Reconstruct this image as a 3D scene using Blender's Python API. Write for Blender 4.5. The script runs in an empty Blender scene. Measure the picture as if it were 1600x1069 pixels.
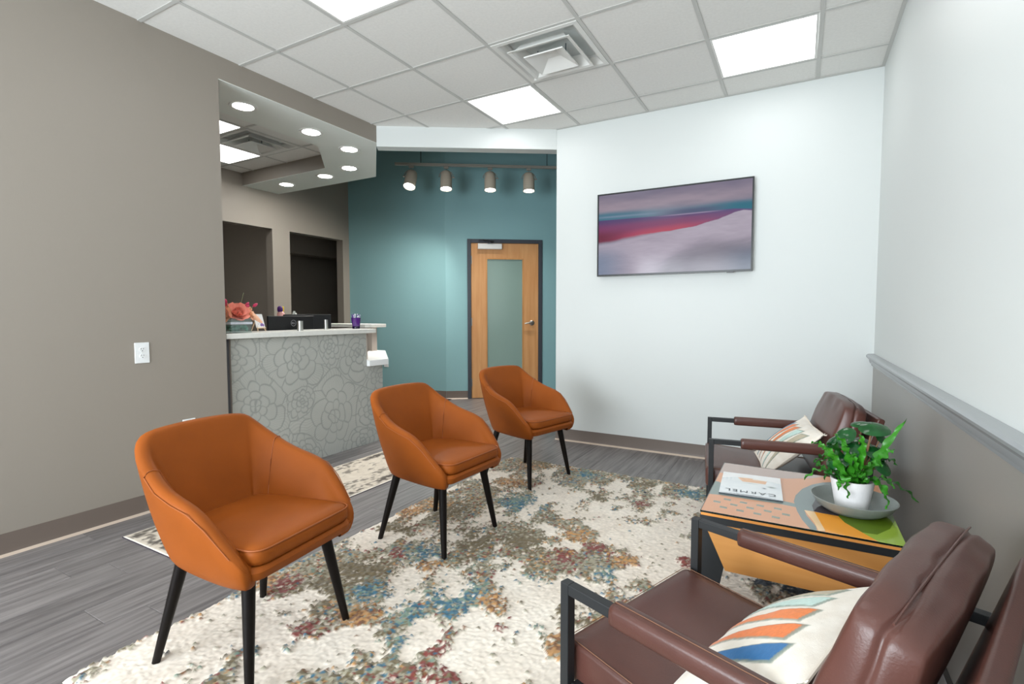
import bpy, bmesh, math, random
import numpy as np
from mathutils import Vector, Matrix, Euler

random.seed(7)
SC = bpy.context.scene
COL = SC.collection
PI = math.pi

# ------------------------------------------------------------------ camera, world, light, exposure
cam = bpy.data.cameras.new('camera')
cam.sensor_width = 36.0
cam.lens = 17.888
cam.clip_start = 0.05
camo = bpy.data.objects.new('camera', cam)
COL.objects.link(camo)
camo.location = (0, 0, 1.185)
camo.rotation_euler = (PI / 2 - 0.0544, 0.0004, 0.5141)
SC.camera = camo

SC.view_settings.view_transform = 'Standard'
SC.view_settings.look = 'None'
SC.view_settings.gamma = 1.0
SC.view_settings.use_curve_mapping = False
SC.view_settings.exposure = 0.22

PANEL_EMIT = 3.7
world = bpy.data.worlds.new('world')
SC.world = world
world.use_nodes = True
bg = world.node_tree.nodes['Background']
bg.inputs['Color'].default_value = (0.80, 0.90, 1.0, 1)
bg.inputs['Strength'].default_value = 1.6


def lamp(name, kind, loc, target, energy, color=(1, 1, 1), **kw):
    d = bpy.data.lights.new(name, kind)
    d.energy = energy
    d.color = color
    for k, v in kw.items():
        setattr(d, k, v)
    o = bpy.data.objects.new(name, d)
    COL.objects.link(o)
    o.location = loc
    o.rotation_euler = (Vector(target) - Vector(loc)).to_track_quat('-Z', 'Y').to_euler()
    return o


# daylight coming through the storefront windows behind the camera
lamp('daylight_window', 'AREA', (-1.85, -2.45, 1.30), (0.10, 2.0, 2.55), 300, (0.88, 0.95, 1.0),
     shape='RECTANGLE', size=2.9, size_y=2.1)

# unseen fill light added to brighten the left opening in the reception wall
lamp('back_room_fill', 'AREA', (-6.65, 2.2, 2.86), (-6.65, 2.2, 0), 9, (1.0, 0.98, 0.93), shape='SQUARE', size=0.6)

# ------------------------------------------------------------------ helpers


def lin(r, g, b):
    return tuple(((c / 255 / 12.92) if c <= 10 else ((c / 255 + 0.055) / 1.055) ** 2.4) for c in (r, g, b))


class MB:
    """collects vertices and faces of one mesh"""

    def __init__(s):
        s.v, s.f, s.m = [], [], []

    def add(s, vs, fs, mi=0):
        o = len(s.v)
        s.v += [tuple(p) for p in vs]
        s.f += [tuple(i + o for i in f) for f in fs]
        s.m += [mi] * len(fs)
        return s

    def box(s, a, b, mi=0, M=None):
        x0, y0, z0 = a
        x1, y1, z1 = b
        vs = [Vector(p) for p in ((x0, y0, z0), (x1, y0, z0), (x1, y1, z0), (x0, y1, z0), (x0, y0, z1), (x1, y0, z1), (x1, y1, z1), (x0, y1, z1))]
        if M is not None:
            vs = [M @ p for p in vs]
        return s.add(vs, [(0, 3, 2, 1), (4, 5, 6, 7), (0, 1, 5, 4), (1, 2, 6, 5), (2, 3, 7, 6), (3, 0, 4, 7)], mi)

    def prism(s, poly, z0, z1, mi=0, M=None):
        n = len(poly)
        area = sum(poly[i][0] * poly[(i + 1) % n][1] - poly[(i + 1) % n][0] * poly[i][1] for i in range(n))
        if area < 0:
            poly = poly[::-1]
        vs = [Vector((p[0], p[1], z0)) for p in poly] + [Vector((p[0], p[1], z1)) for p in poly]
        if M is not None:
            vs = [M @ p for p in vs]
        fs = [tuple(range(n))[::-1], tuple(range(n, 2 * n))] + [(i, (i + 1) % n, n + (i + 1) % n, n + i) for i in range(n)]
        return s.add(vs, fs, mi)

    def lathe(s, prof, n=24, c=(0, 0, 0), mi=0, M=None, closed=True):
        vs, fs = [], []
        for r, z in prof:
            for k in range(n):
                t = 2 * PI * k / n
                vs.append(Vector((c[0] + r * math.cos(t), c[1] + r * math.sin(t), c[2] + z)))
        m = len(prof)
        for i in range(m - 1):
            for k in range(n):
                k2 = (k + 1) % n
                fs.append((i * n + k, i * n + k2, (i + 1) * n + k2, (i + 1) * n + k))
        if closed:
            fs.append(tuple(range(n))[::-1])
            fs.append(tuple((m - 1) * n + k for k in range(n)))
        if M is not None:
            vs = [M @ p for p in vs]
        return s.add(vs, fs, mi)

    def tube(s, pts, r, n=8, mi=0, square=False):
        pts = [Vector(p) for p in pts]
        rs = r if isinstance(r, (list, tuple)) else [r] * len(pts)
        vs, fs = [], []
        up = Vector((0, 0, 1))
        for i, p in enumerate(pts):
            a = pts[max(i - 1, 0)]
            b = pts[min(i + 1, len(pts) - 1)]
            d = (b - a).normalized()
            ref = up if abs(d.dot(up)) < 0.95 else Vector((0, 1, 0))
            e1 = d.cross(ref).normalized()
            e2 = e1.cross(d).normalized()
            for k in range(n):
                t = 2 * PI * k / n + (PI / 4 if square else 0)
                vs.append(p + (e1 * math.cos(t) + e2 * math.sin(t)) * rs[i])
        for i in range(len(pts) - 1):
            for k in range(n):
                k2 = (k + 1) % n
                fs.append((i * n + k, (i + 1) * n + k, (i + 1) * n + k2, i * n + k2))
        fs.append(tuple(range(n)))
        fs.append(tuple((len(pts) - 1) * n + k for k in range(n))[::-1])
        return s.add(vs, fs, mi)

    def grid(s, P, mi=0, wrapu=False):
        """P: 2-D list of points"""
        nu, nv = len(P), len(P[0])
        vs = [p for row in P for p in row]
        fs = []
        for i in range(nu if wrapu else nu - 1):
            for j in range(nv - 1):
                i2 = (i + 1) % nu
                fs.append((i * nv + j, i2 * nv + j, i2 * nv + j + 1, i * nv + j + 1))
        return s.add(vs, fs, mi)


def build(name, mb, mats, parent=None, smooth=40, bevel=0, seg=2, subsurf=0, fixn=False):
    me = bpy.data.meshes.new(name)
    me.from_pydata([tuple(v) for v in mb.v], [], mb.f)
    mats = mats if isinstance(mats, (list, tuple)) else [mats]
    for m in mats:
        me.materials.append(m)
    if len(mats) > 1:
        me.polygons.foreach_set('material_index', mb.m)
    me.update()
    if fixn:
        bm = bmesh.new()
        bm.from_mesh(me)
        bmesh.ops.remove_doubles(bm, verts=bm.verts, dist=1e-5)
        bmesh.ops.recalc_face_normals(bm, faces=bm.faces)
        bm.to_mesh(me)
        bm.free()
    if smooth:
        me.polygons.foreach_set('use_smooth', [True] * len(me.polygons))
        me.set_sharp_from_angle(angle=math.radians(smooth))
    o = bpy.data.objects.new(name, me)
    COL.objects.link(o)
    if parent:
        o.parent = parent
    if bevel:
        b = o.modifiers.new('bevel', 'BEVEL')
        b.width = bevel
        b.segments = seg
        b.limit_method = 'ANGLE'
        b.angle_limit = math.radians(40)
        b.harden_normals = True
    if subsurf:
        b = o.modifiers.new('subsurf', 'SUBSURF')
        b.levels = b.render_levels = subsurf
    return o


def tag(o, label, cat, group=None, kind=None):
    o['label'] = label
    o['category'] = cat
    if group:
        o['group'] = group
    if kind:
        o['kind'] = kind
    return o


def thing(name, label, cat, loc=(0, 0, 0), rz=0.0, group=None):
    o = bpy.data.objects.new(name, None)
    o.empty_display_size = 0.05
    COL.objects.link(o)
    o.location = loc
    o.rotation_euler = (0, 0, rz)
    return tag(o, label, cat, group)


def struct(name, mb, mats, parent=None, **kw):
    o = build(name, mb, mats, parent, **kw)
    if not parent:
        o['kind'] = 'structure'
    return o


def dup(root, loc, rz, label=None, group=None):
    r = root.copy()
    COL.objects.link(r)
    r.location = loc
    r.rotation_euler = (0, 0, rz)
    if label:
        r['label'] = label
    if group:
        r['group'] = group
    for ch in list(root.children):
        c = ch.copy()
        COL.objects.link(c)
        c.parent = r
        for g in ch.children:
            d = g.copy()
            COL.objects.link(d)
            d.parent = c
    return r


def copy_piece(o, loc, parent=None, rz=None):
    c = o.copy()
    COL.objects.link(c)
    c.location = loc
    if rz is not None:
        c.rotation_euler = (0, 0, rz)
    if parent:
        c.parent = parent
    return c


# --- value noise in numpy
def vnoise(x, y, seed):
    rng = np.random.default_rng(seed)
    T = rng.random((64, 64))
    xi = np.floor(x).astype(int)
    yi = np.floor(y).astype(int)
    fx = x - xi
    fy = y - yi
    fx = fx * fx * (3 - 2 * fx)
    fy = fy * fy * (3 - 2 * fy)
    a = T[xi % 64, yi % 64]
    b = T[(xi + 1) % 64, yi % 64]
    c = T[xi % 64, (yi + 1) % 64]
    d = T[(xi + 1) % 64, (yi + 1) % 64]
    return (a * (1 - fx) + b * fx) * (1 - fy) + (c * (1 - fx) + d * fx) * fy


def fbm(x, y, seed, octs=4):
    s, a, t = 0, 0.5, 0
    for k in range(octs):
        s = s + a * vnoise(x * 2 ** k + 13.7 * k, y * 2 ** k + 7.3 * k, seed + k)
        t += a
        a *= 0.5
    return s / t


def color_attr(me, rgb):
    at = me.attributes.new('Col', 'FLOAT_COLOR', 'POINT')
    a = np.ones((len(me.vertices), 4), dtype=np.float32)
    a[:, :3] = rgb
    at.data.foreach_set('color', a.ravel())


def heightgrid(name, X, Y, Z, rgb, mat, parent=None, smooth=True):
    """regular grid mesh from arrays [nx, ny] with a colour attribute"""
    nx, ny = X.shape
    me = bpy.data.meshes.new(name)
    idx = np.arange(nx * ny).reshape(nx, ny)
    q = np.stack([idx[:-1, :-1], idx[1:, :-1], idx[1:, 1:], idx[:-1, 1:]], -1).reshape(-1, 4)
    me.vertices.add(nx * ny)
    me.vertices.foreach_set('co', np.stack([X, Y, Z], -1).reshape(-1).astype(np.float32))
    me.loops.add(q.size)
    me.loops.foreach_set('vertex_index', q.ravel().astype(np.int32))
    me.polygons.add(len(q))
    me.polygons.foreach_set('loop_start', (np.arange(len(q)) * 4).astype(np.int32))
    me.update(calc_edges=True)
    me.polygons.foreach_set('use_smooth', np.full(len(q), smooth))
    color_attr(me, rgb.reshape(-1, 3))
    me.materials.append(mat)
    o = bpy.data.objects.new(name, me)
    COL.objects.link(o)
    if parent:
        o.parent = parent
    return o


# ------------------------------------------------------------------ materials
MATS = {}


def mat(name, rgb=(200, 200, 200), rough=0.5, metal=0.0, spec=0.5, noise=0.0, nscale=8.0, bump=0.0, bscale=200.0,
        coat=0.0, sheen=0.0, emit=None, attr=False, objrand=0.0, stretch=None, dark=None, trans=0.0, ior=1.45, coords='Object'):
    if name in MATS:
        return MATS[name]
    m = bpy.data.materials.new(name)
    m.use_nodes = True
    nt = m.node_tree
    N, Lk = nt.nodes, nt.links
    p = N['Principled BSDF']
    c = lin(*rgb)
    p.inputs['Base Color'].default_value = (*c, 1)
    p.inputs['Roughness'].default_value = rough
    p.inputs['Metallic'].default_value = metal
    p.inputs['Specular IOR Level'].default_value = spec
    p.inputs['Coat Weight'].default_value = coat
    p.inputs['Coat Roughness'].default_value = 0.08
    p.inputs['Sheen Weight'].default_value = sheen
    p.inputs['Transmission Weight'].default_value = trans
    p.inputs['IOR'].default_value = ior
    tc = N.new('ShaderNodeTexCoord')
    vec = tc.outputs[coords]
    if stretch:
        mp = N.new('ShaderNodeMapping')
        mp.inputs['Scale'].default_value = stretch
        Lk.new(vec, mp.inputs['Vector'])
        vec = mp.outputs['Vector']
    col = None
    if attr:
        at = N.new('ShaderNodeAttribute')
        at.attribute_name = 'Col'
        col = at.outputs['Color']
    if noise or dark:
        nz = N.new('ShaderNodeTexNoise')
        nz.inputs['Scale'].default_value = nscale
        nz.inputs['Detail'].default_value = 5
        Lk.new(vec, nz.inputs['Vector'])
        fac = nz.outputs['Fac']
        if objrand:
            oi = N.new('ShaderNodeObjectInfo')
            cb = N.new('ShaderNodeCombineXYZ')
            ml = N.new('ShaderNodeMath')
            ml.operation = 'MULTIPLY'
            ml.inputs[1].default_value = 37.0
            Lk.new(oi.outputs['Random'], ml.inputs[0])
            for k in range(3):
                Lk.new(ml.outputs[0], cb.inputs[k])
            ad = N.new('ShaderNodeVectorMath')
            ad.operation = 'ADD'
            Lk.new(vec, ad.inputs[0])
            Lk.new(cb.outputs[0], ad.inputs[1])
            Lk.new(ad.outputs[0], nz.inputs['Vector'])
            # brightness differs a little from piece to piece
            mr = N.new('ShaderNodeMapRange')
            mr.inputs['To Min'].default_value = -objrand
            mr.inputs['To Max'].default_value = objrand
            Lk.new(oi.outputs['Random'], mr.inputs['Value'])
            a2 = N.new('ShaderNodeMath')
            a2.operation = 'ADD'
            Lk.new(fac, a2.inputs[0])
            Lk.new(mr.outputs[0], a2.inputs[1])
            fac = a2.outputs[0]
        rp = N.new('ShaderNodeValToRGB')
        d2 = lin(*dark) if dark else tuple(v * (1 - noise) for v in c)
        l2 = c if dark else tuple(min(1, v * (1 + noise)) for v in c)
        rp.color_ramp.elements[0].position = 0.3
        rp.color_ramp.elements[1].position = 0.7
        rp.color_ramp.elements[0].color = (*d2, 1)
        rp.color_ramp.elements[1].color = (*l2, 1)
        Lk.new(fac, rp.inputs['Fac'])
        if col is None:
            col = rp.outputs['Color']
    if col is not None:
        Lk.new(col, p.inputs['Base Color'])
    if bump:
        nb = N.new('ShaderNodeTexNoise')
        nb.inputs['Scale'].default_value = bscale
        nb.inputs['Detail'].default_value = 3
        Lk.new(vec, nb.inputs['Vector'])
        b = N.new('ShaderNodeBump')
        b.inputs['Strength'].default_value = bump
        b.inputs['Distance'].default_value = 0.002
        Lk.new(nb.outputs['Fac'], b.inputs['Height'])
        Lk.new(b.outputs['Normal'], p.inputs['Normal'])
    if emit:
        if attr:
            Lk.new(col, p.inputs['Emission Color'])
        else:
            p.inputs['Emission Color'].default_value = (*c, 1)
        p.inputs['Emission Strength'].default_value = emit
    MATS[name] = m
    return m


M_taupe = mat('taupe_paint', (149, 141, 131), 0.45, bump=0.12, bscale=260)
M_white = mat('white_paint', (213, 217, 215), 0.45, bump=0.06, bscale=260)
M_sage = mat('soffit_paint', (230, 234, 228), 0.5)
M_teal = mat('teal_paint', (138, 180, 184), 0.5, bump=0.1, bscale=260)
M_grey = mat('grey_paint', (150, 146, 140), 0.3, bump=0.08, bscale=200)
M_rail = mat('grey_gloss_paint', (150, 154, 156), 0.25)
M_base = mat('brown_rubber', (112, 100, 92), 0.45)
M_toe = mat('tan_toe', (190, 172, 155), 0.4)
M_tile = mat('ceiling_tile', (232, 231, 227), 0.85, noise=0.03, nscale=60, bump=0.2, bscale=400)
M_bar = mat('ceiling_bar', (200, 200, 196), 0.55)
M_hallceil = mat('hall_ceiling', (120, 122, 120), 0.9)
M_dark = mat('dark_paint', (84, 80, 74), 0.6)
M_plank = mat('grey_plank', (138, 133, 132), 0.36, dark=(96, 92, 92), nscale=3.0, objrand=0.07, stretch=(16, 0.9, 1))
M_sub = mat('subfloor', (70, 66, 64), 0.8)
M_panel = mat('light_diffuser', (255, 255, 255), 0.5, emit=PANEL_EMIT)
M_down = mat('downlight_lens', (255, 252, 246), 0.5, emit=55)
M_spotlens = mat('spot_lens', (255, 252, 246), 0.5, emit=12)
M_whitemetal = mat('white_metal', (226, 226, 222), 0.35)
M_galv = mat('galvanised', (120, 130, 134), 0.4, metal=0.7)
M_black = mat('black_void', (14, 14, 14), 0.9)
M_tan = mat('tan_leather', (146, 76, 26), 0.48, spec=0.14, noise=0.10, nscale=5, bump=0.12, bscale=350)
M_tanseam = mat('tan_seam', (158, 86, 40), 0.45)
M_blackwood = mat('black_wood', (18, 13, 11), 0.42, spec=0.22, noise=0.2, nscale=20)
M_brown = mat('brown_leather', (84, 52, 45), 0.33, noise=0.16, nscale=6, bump=0.15, bscale=260)
M_brownseam = mat('brown_stitch', (116, 80, 58), 0.5)
M_steel = mat('black_steel', (34, 36, 38), 0.42)
M_chrome = mat('brushed_nickel', (186, 186, 182), 0.28, metal=1.0)
M_bolt = mat('bolt_metal', (60, 60, 62), 0.3, metal=0.9)
M_maple = mat('maple', (206, 152, 92), 0.4, dark=(186, 128, 70), nscale=2.2, stretch=(9, 9, 0.9))
M_mapledoor = mat('maple_door', (214, 160, 106), 0.42, dark=(196, 138, 84), nscale=2.0, stretch=(10, 10, 0.8))
M_mapleside = mat('maple_side', (206, 146, 82), 0.38, dark=(190, 128, 64), nscale=2.0, stretch=(1.0, 6, 10))
M_frame = mat('charcoal_frame', (62, 66, 74), 0.4)
M_frost = mat('frosted_glass', (134, 158, 150), 0.16, spec=0.6)
M_plastic = mat('white_plastic', (236, 238, 238), 0.3)
M_slot = mat('slot_dark', (40, 40, 40), 0.6)
M_tvbezel = mat('tv_bezel', (22, 26, 28), 0.3)
M_tvscreen = mat('tv_screen', attr=True, rough=0.12, emit=0.85, spec=0.3)
_nt = M_tvscreen.node_tree
_nt.links.remove(_nt.nodes['Principled BSDF'].inputs['Base Color'].links[0])
_nt.nodes['Principled BSDF'].inputs['Base Color'].default_value = (0.01, 0.01, 0.012, 1)
M_attr = mat('print_matte', attr=True, rough=0.6)
M_attrgloss = mat('print_gloss', attr=True, rough=0.2)
M_rugpile = mat('rug_pile', attr=True, rough=0.95, sheen=0.3, spec=0.1)
M_runner = mat('runner_weave', attr=True, rough=0.9, spec=0.1, bump=0.3, bscale=500)
M_rugback = mat('rug_backing', (150, 140, 128), 0.9)
M_cotton = mat('pillow_cotton', attr=True, rough=0.9, spec=0.15, sheen=0.2, bump=0.35, bscale=450)
M_counter = mat('white_quartz', (226, 226, 220), 0.3, noise=0.04, nscale=30)
M_desk = mat('desk_panel', attr=True, rough=0.45, spec=0.4)
M_desktrim = mat('desk_trim', (96, 98, 102), 0.4)
M_deskend = mat('desk_end', (188, 176, 166), 0.5)
M_beads = mat('green_water_beads', (98, 150, 130), 0.15, noise=0.35, nscale=60)
M_ribbon = mat('silver_ribbon', (214, 220, 228), 0.35, noise=0.12, nscale=60)
M_rose = mat('coral_petal', (252, 158, 138), 0.6, noise=0.12, nscale=30)
M_peach = mat('peach_petal', (253, 192, 156), 0.6, noise=0.10, nscale=30)
M_pinkbud = mat('magenta_bud', (196, 52, 92), 0.55)
M_deepleaf = mat('dark_green_leaf', (40, 60, 36), 0.5)
M_twig = mat('pale_twig', (150, 160, 120), 0.7)
M_easel = mat('pale_wood', (226, 196, 160), 0.6)
M_monitor = mat('monitor_black', (26, 27, 30), 0.4)
M_logo = mat('logo_grey', (176, 178, 182), 0.35)
M_plum = mat('plum_glass', (72, 26, 110), 0.12, coat=0.5)
M_plumdark = mat('plum_glass_base', (26, 12, 48), 0.12)
M_penwhite = mat('pen_white', (232, 232, 240), 0.4)
M_penpurple = mat('pen_purple', (96, 60, 150), 0.4)
M_pink = mat('pink_bottle', (222, 164, 158), 0.35)
M_purple = mat('purple_cap', (72, 24, 104), 0.4)
M_yellow = mat('yellow_tab', (232, 198, 50), 0.4)
M_tissue = mat('white_tissue', (226, 230, 224), 0.8)
M_pot = mat('white_ceramic', (232, 230, 230), 0.4, noise=0.03, nscale=25, stretch=(20, 20, 1))
M_soil = mat('soil', (46, 36, 28), 0.95, noise=0.4, nscale=80, bump=0.8, bscale=120)
M_tray = mat('grey_stoneware', (132, 138, 134), 0.42, noise=0.05, nscale=40)
M_frond = mat('bright_frond', (50, 124, 28), 0.34, noise=0.22, nscale=18)
M_frondmid = mat('mid_frond', (32, 92, 26), 0.34, noise=0.25, nscale=18)
M_round = mat('dark_round_leaf', (22, 78, 34), 0.14, noise=0.25, nscale=22)
M_stem = mat('brown_stem', (140, 104, 72), 0.6)
M_tglass = mat('edge_glass', (30, 46, 40), 0.05, coat=0.6)
M_trackgrey = mat('track_grey', (150, 146, 136), 0.4)
M_spotbody = mat('spot_grey', (196, 184, 166), 0.45)
M_cord = mat('black_cord', (14, 14, 15), 0.5)
M_paper = mat('paper', (236, 236, 236), 0.5)
M_ink = mat('dark_ink', (60, 70, 76), 0.5)

# glossy painted table top: art print under a clear glossy layer
M_art = mat('table_art', attr=False, rough=0.08, spec=0.5)
ARTCOLS = {}


def artmat(name, rgb):
    return mat('art_' + name, rgb, 0.10, spec=0.55)


# window pane for the storefront behind the camera
M_pane = bpy.data.materials.new('window_pane')
M_pane.use_nodes = True
_n = M_pane.node_tree
_n.nodes.remove(_n.nodes['Principled BSDF'])
_t = _n.nodes.new('ShaderNodeBsdfTransparent')
_g = _n.nodes.new('ShaderNodeBsdfGlossy')
_g.inputs['Roughness'].default_value = 0.02
_x = _n.nodes.new('ShaderNodeMixShader')
_x.inputs[0].default_value = 0.06
_n.links.new(_t.outputs[0], _x.inputs[1])
_n.links.new(_g.outputs[0], _x.inputs[2])
_n.links.new(_x.outputs[0], _n.nodes['Material Output'].inputs['Surface'])

M_glassy = M_pane.copy()
M_glassy.name = 'vase_glass'
for q in M_glassy.node_tree.nodes:
    if q.type == 'BSDF_TRANSPARENT':
        q.inputs['Color'].default_value = (0.90, 0.96, 0.95, 1)
    if q.type == 'MIX_SHADER':
        q.inputs[0].default_value = 0.10

# ------------------------------------------------------------------ room measures (metres, camera foot at the origin)
XL, XR, YB, YT = -3.37, 0.462, -2.0, 4.364
ZC = 2.877
WE = 2.04                                    # end of the left wall
HDR_A, HDR_B = (-3.37, 3.48), (-1.99, 4.36)  # header over the hall opening
ZS, ZH = 2.73, 2.70                          # undersides of soffit and header
XW = -5.88                                   # reception back wall
DW0 = Vector((-4.034, 5.883, 0))             # door wall: outer edge of the door frame
DWD = Vector((0.8094, 0.5873, 0))
DWN = Vector((0.5873, -0.8094, 0))           # towards the room
DWC = DW0 - DWD * 0.30                       # corner of the two teal walls
DWE = DW0 + DWD * 2.4
ZHALL = 3.65

# ------------------------------------------------------------------ floor
fl = MB().box((-7.4, YB - 0.1, -0.06), (XR + 0.02, 8.0, -0.006))
floor = struct('floor', fl, M_sub, smooth=0)


def plank_mesh(w, l):
    b = 0.0022
    z0, z1 = -0.006, 0.0
    m = MB()
    vs = [(0, 0, z0), (w, 0, z0), (w, l, z0), (0, l, z0), (0, 0, z1 - 0.0015), (w, 0, z1 - 0.0015), (w, l, z1 - 0.0015), (0, l, z1 - 0.0015),
          (b, b, z1), (w - b, b, z1), (w - b, l - b, z1), (b, l - b, z1)]
    fs = [(0, 1, 5, 4), (1, 2, 6, 5), (2, 3, 7, 6), (3, 0, 4, 7), (4, 5, 9, 8), (5, 6, 10, 9), (6, 7, 11, 10), (7, 4, 8, 11), (8, 9, 10, 11)]
    return m.add(vs, fs)


PW, PL = 0.182, 1.22
pcache = {}


def plank(x, y, w, l):
    key = (round(w, 3), round(l, 3))
    if key in pcache:
        return copy_piece(pcache[key], (x, y, 0), floor)
    o = build('plank', plank_mesh(w - 0.0008, l - 0.0008), M_plank, floor, smooth=0)
    o.location = (x, y, 0)
    pcache[key] = o
    return o


nplank = 0
for i in range(60):
    x = -7.2 + i * PW
    off = (i * 0.437 + 0.29 * (i % 3)) % PL
    y = -0.6 - off
    while y < 7.2:
        y0, y1 = max(y, -0.6), min(y + PL, 7.2)
        y += PL
        if y1 - y0 < 0.05:
            continue
        x0, x1 = x, min(x + PW, XR)
        xm, ym = (x0 + x1) / 2, (y0 + y1) / 2
        main = xm > -3.6 and xm < XR and y0 < YT
        hall = -4.7 < xm < -0.9 and y1 > 3.3 and ((xm + 4.034) * 0.5873 - (ym - 5.883) * 0.8094) > -0.75
        if xm > XR or not (main or hall):
            continue
        if main and xm > -1.9 and y1 > YT:
            y1 = YT
        if y1 - y0 < 0.05 or x1 - x0 < 0.02:
            continue
        plank(x0, y0, x1 - x0, y1 - y0)
        nplank += 1

# ------------------------------------------------------------------ walls
T = 0.12
struct('wall_left', MB().box((XL - T, YB, 0), (XL, WE, ZC + 0.05)), M_taupe, smooth=0)
wb = MB()
for a, b in (((XL - T, YB - 0.14, 0), (-3.05, YB, ZC + 0.05)), ((0.05, YB - 0.14, 0), (XR + T, YB, ZC + 0.05)),
             ((-3.05, YB - 0.14, 0), (0.05, YB, 0.4)), ((-3.05, YB - 0.14, 2.5), (0.05, YB, ZC + 0.05))):
    wb.box(a, b)
struct('wall_back', wb, M_white, smooth=0)
wf = MB()
for x in (-3.05, -2.0, -1.0, 0.0):
    wf.box((x, YB - 0.1, 0.4), (x + 0.05, YB - 0.04, 2.5))
wf.box((-3.05, YB - 0.1, 0.4), (0.05, YB - 0.04, 0.45)).box((-3.05, YB - 0.1, 2.45), (0.05, YB - 0.04, 2.5))
win = struct('window_1', wf, M_frame, smooth=0)
struct('pane', MB().box((-3.0, YB - 0.075, 0.45), (0.0, YB - 0.070, 2.45)), M_pane, win, smooth=0)
# right wall: white above the chair rail, satin grey below
struct('wall_right', MB().box((XR, YB, 0.86), (XR + T, YT + T, ZC + 0.05)), M_white, smooth=0)
struct('wall_right_wainscot', MB().box((XR - 0.002, YB, 0), (XR + T, YT, 0.86)), M_grey, smooth=0)
# chair rail with a moulded profile
prof = [(0, 0.822), (0.012, 0.824), (0.014, 0.836), (0.022, 0.842), (0.026, 0.852), (0.028, 0.866), (0.036, 0.876), (0.044, 0.884), (0.046, 0.894), (0.040, 0.902), (0.030, 0.906), (0, 0.907)]
cr = MB()
cr.grid([[(XR - d, y, z) for d, z in prof] for y in (YB, YT - 0.001)])
n = len(prof)
cr.f.append(tuple(range(n, 2 * n)))
cr.m.append(0)
struct('trim_1', cr, M_rail, smooth=30)
# TV wall
struct('wall_front', MB().box((HDR_B[0], YT, 0), (XR + T, YT + 0.14, ZC + 0.05)), M_white, smooth=0)
# header over the opening
hd = Vector((HDR_B[0] - HDR_A[0], HDR_B[1] - HDR_A[1], 0)).normalized()
hn = Vector((-hd.y, hd.x, 0))
A, B = Vector((*HDR_A, 0)), Vector((*HDR_B, 0))
struct('wall_header', MB().prism([tuple(A.xy), tuple(B.xy), tuple((B + hn * 0.13 + hd * 0.09).xy), tuple((A + hn * 0.115 - hd * 0.01).xy)], ZH, ZHALL), M_white, smooth=0)

# soffit ring above the reception desk: taupe sides, pale underside
SOF = [(-3.37, WE), (-3.37, 3.48), (-4.19, 4.31), (XW, 4.31), (XW, 3.82), (-4.42, 3.80), (-3.90, 3.28), (-3.90, WE)]
struct('ceiling_soffit', MB().prism(SOF, ZS + 0.004, ZHALL), M_taupe, smooth=0)
struct('ceiling_soffit_underside', MB().prism(SOF, ZS, ZS + 0.004), M_sage, smooth=0)

# reception back wall with two openings, corridor behind it
wr = MB()
OZ = 2.275
for y0, y1, z0, z1 in ((0.9, 3.0, 0, ZHALL), (3.0, 5.35, OZ, ZHALL), (4.20, 4.455, 0, OZ), (5.35, 5.62, 0, ZHALL)):
    wr.box((XW - 0.13, y0, z0), (XW, y1, z1))
struct('wall_reception', wr, M_taupe, smooth=0)
struct('wall_corridor', MB().box((-7.4, 0.9, 0), (-7.3, 7.9, ZHALL)).box((-7.3, 4.30, 0), (XW - 0.13, 4.36, 2.9)), M_taupe, smooth=0)
struct('trim_2', MB().box((-7.0, 5.0, 2.12), (-6.75, 6.2, 2.5)), M_taupe, smooth=0)
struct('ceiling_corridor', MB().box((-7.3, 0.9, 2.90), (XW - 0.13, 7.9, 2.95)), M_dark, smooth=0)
struct('wall_reception_side', MB().box((-7.4, 0.8, 0), (XL - T, 0.9, ZC + 0.05)), M_taupe, smooth=0)
# teal hall walls
c0 = Vector((XW, 5.47, 0))
tn = (DWC - c0).normalized()
tn = Vector((-tn.y, tn.x, 0))
struct('wall_teal_left', MB().prism([tuple(c0.xy), tuple(DWC.xy), tuple((DWC + tn * 0.14).xy), tuple((c0 + tn * 0.14).xy)], 0, ZHALL), M_teal, smooth=0)
wt = MB()
RZ = math.atan2(DWD.y, DWD.x)
Mdoor = Matrix.Translation(DW0) @ Matrix.Rotation(RZ, 4, 'Z')      # local: x along wall, -y towards the room
wt.box((-0.30, 0, 0), (0.02, 0.13, ZHALL), 0, Mdoor).box((1.03, 0, 0), (2.6, 0.13, ZHALL), 0, Mdoor).box((0.02, 0, 2.21), (1.03, 0.13, ZHALL), 0, Mdoor)
struct('wall_teal_right', wt, M_teal, smooth=0)
struct('wall_hall_end', MB().box((-1.0, YT + 0.14, 0), (-0.9, 8.0, ZHALL)), M_white, smooth=0)
# ceilings that close the hall and the space above
struct('ceiling_hall', MB().box((-7.4, 2.0, ZHALL), (-0.9, 8.0, ZHALL + 0.05)), M_hallceil, smooth=0)
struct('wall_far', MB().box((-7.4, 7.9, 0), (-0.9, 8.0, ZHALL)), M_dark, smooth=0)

# baseboards: rubber cove base with a flared toe
bprof = [(0.0, 0.112), (0.004, 0.112), (0.0045, 0.03), (0.007, 0.014), (0.012, 0.0)]
tprof = [(0.0046, 0.013), (0.0085, 0.012), (0.014, 0.006), (0.020, 0.0)]


def baseboard(name, p, q, nrm):
    p, q, nrm = Vector((*p, 0)), Vector((*q, 0)), Vector((*nrm, 0)).normalized()
    m = MB()
    m.grid([[e + nrm * d + Vector((0, 0, z)) for d, z in bprof] for e in (p, q)])
    o = struct(name, m, M_base, smooth=30)
    m2 = MB()
    m2.grid([[e + nrm * d + Vector((0, 0, z)) for d, z in tprof] for e in (p, q)])
    t = build('toe', m2, M_toe, o, smooth=30)
    t['label'] = 'pale lower edge'
    return o


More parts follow.
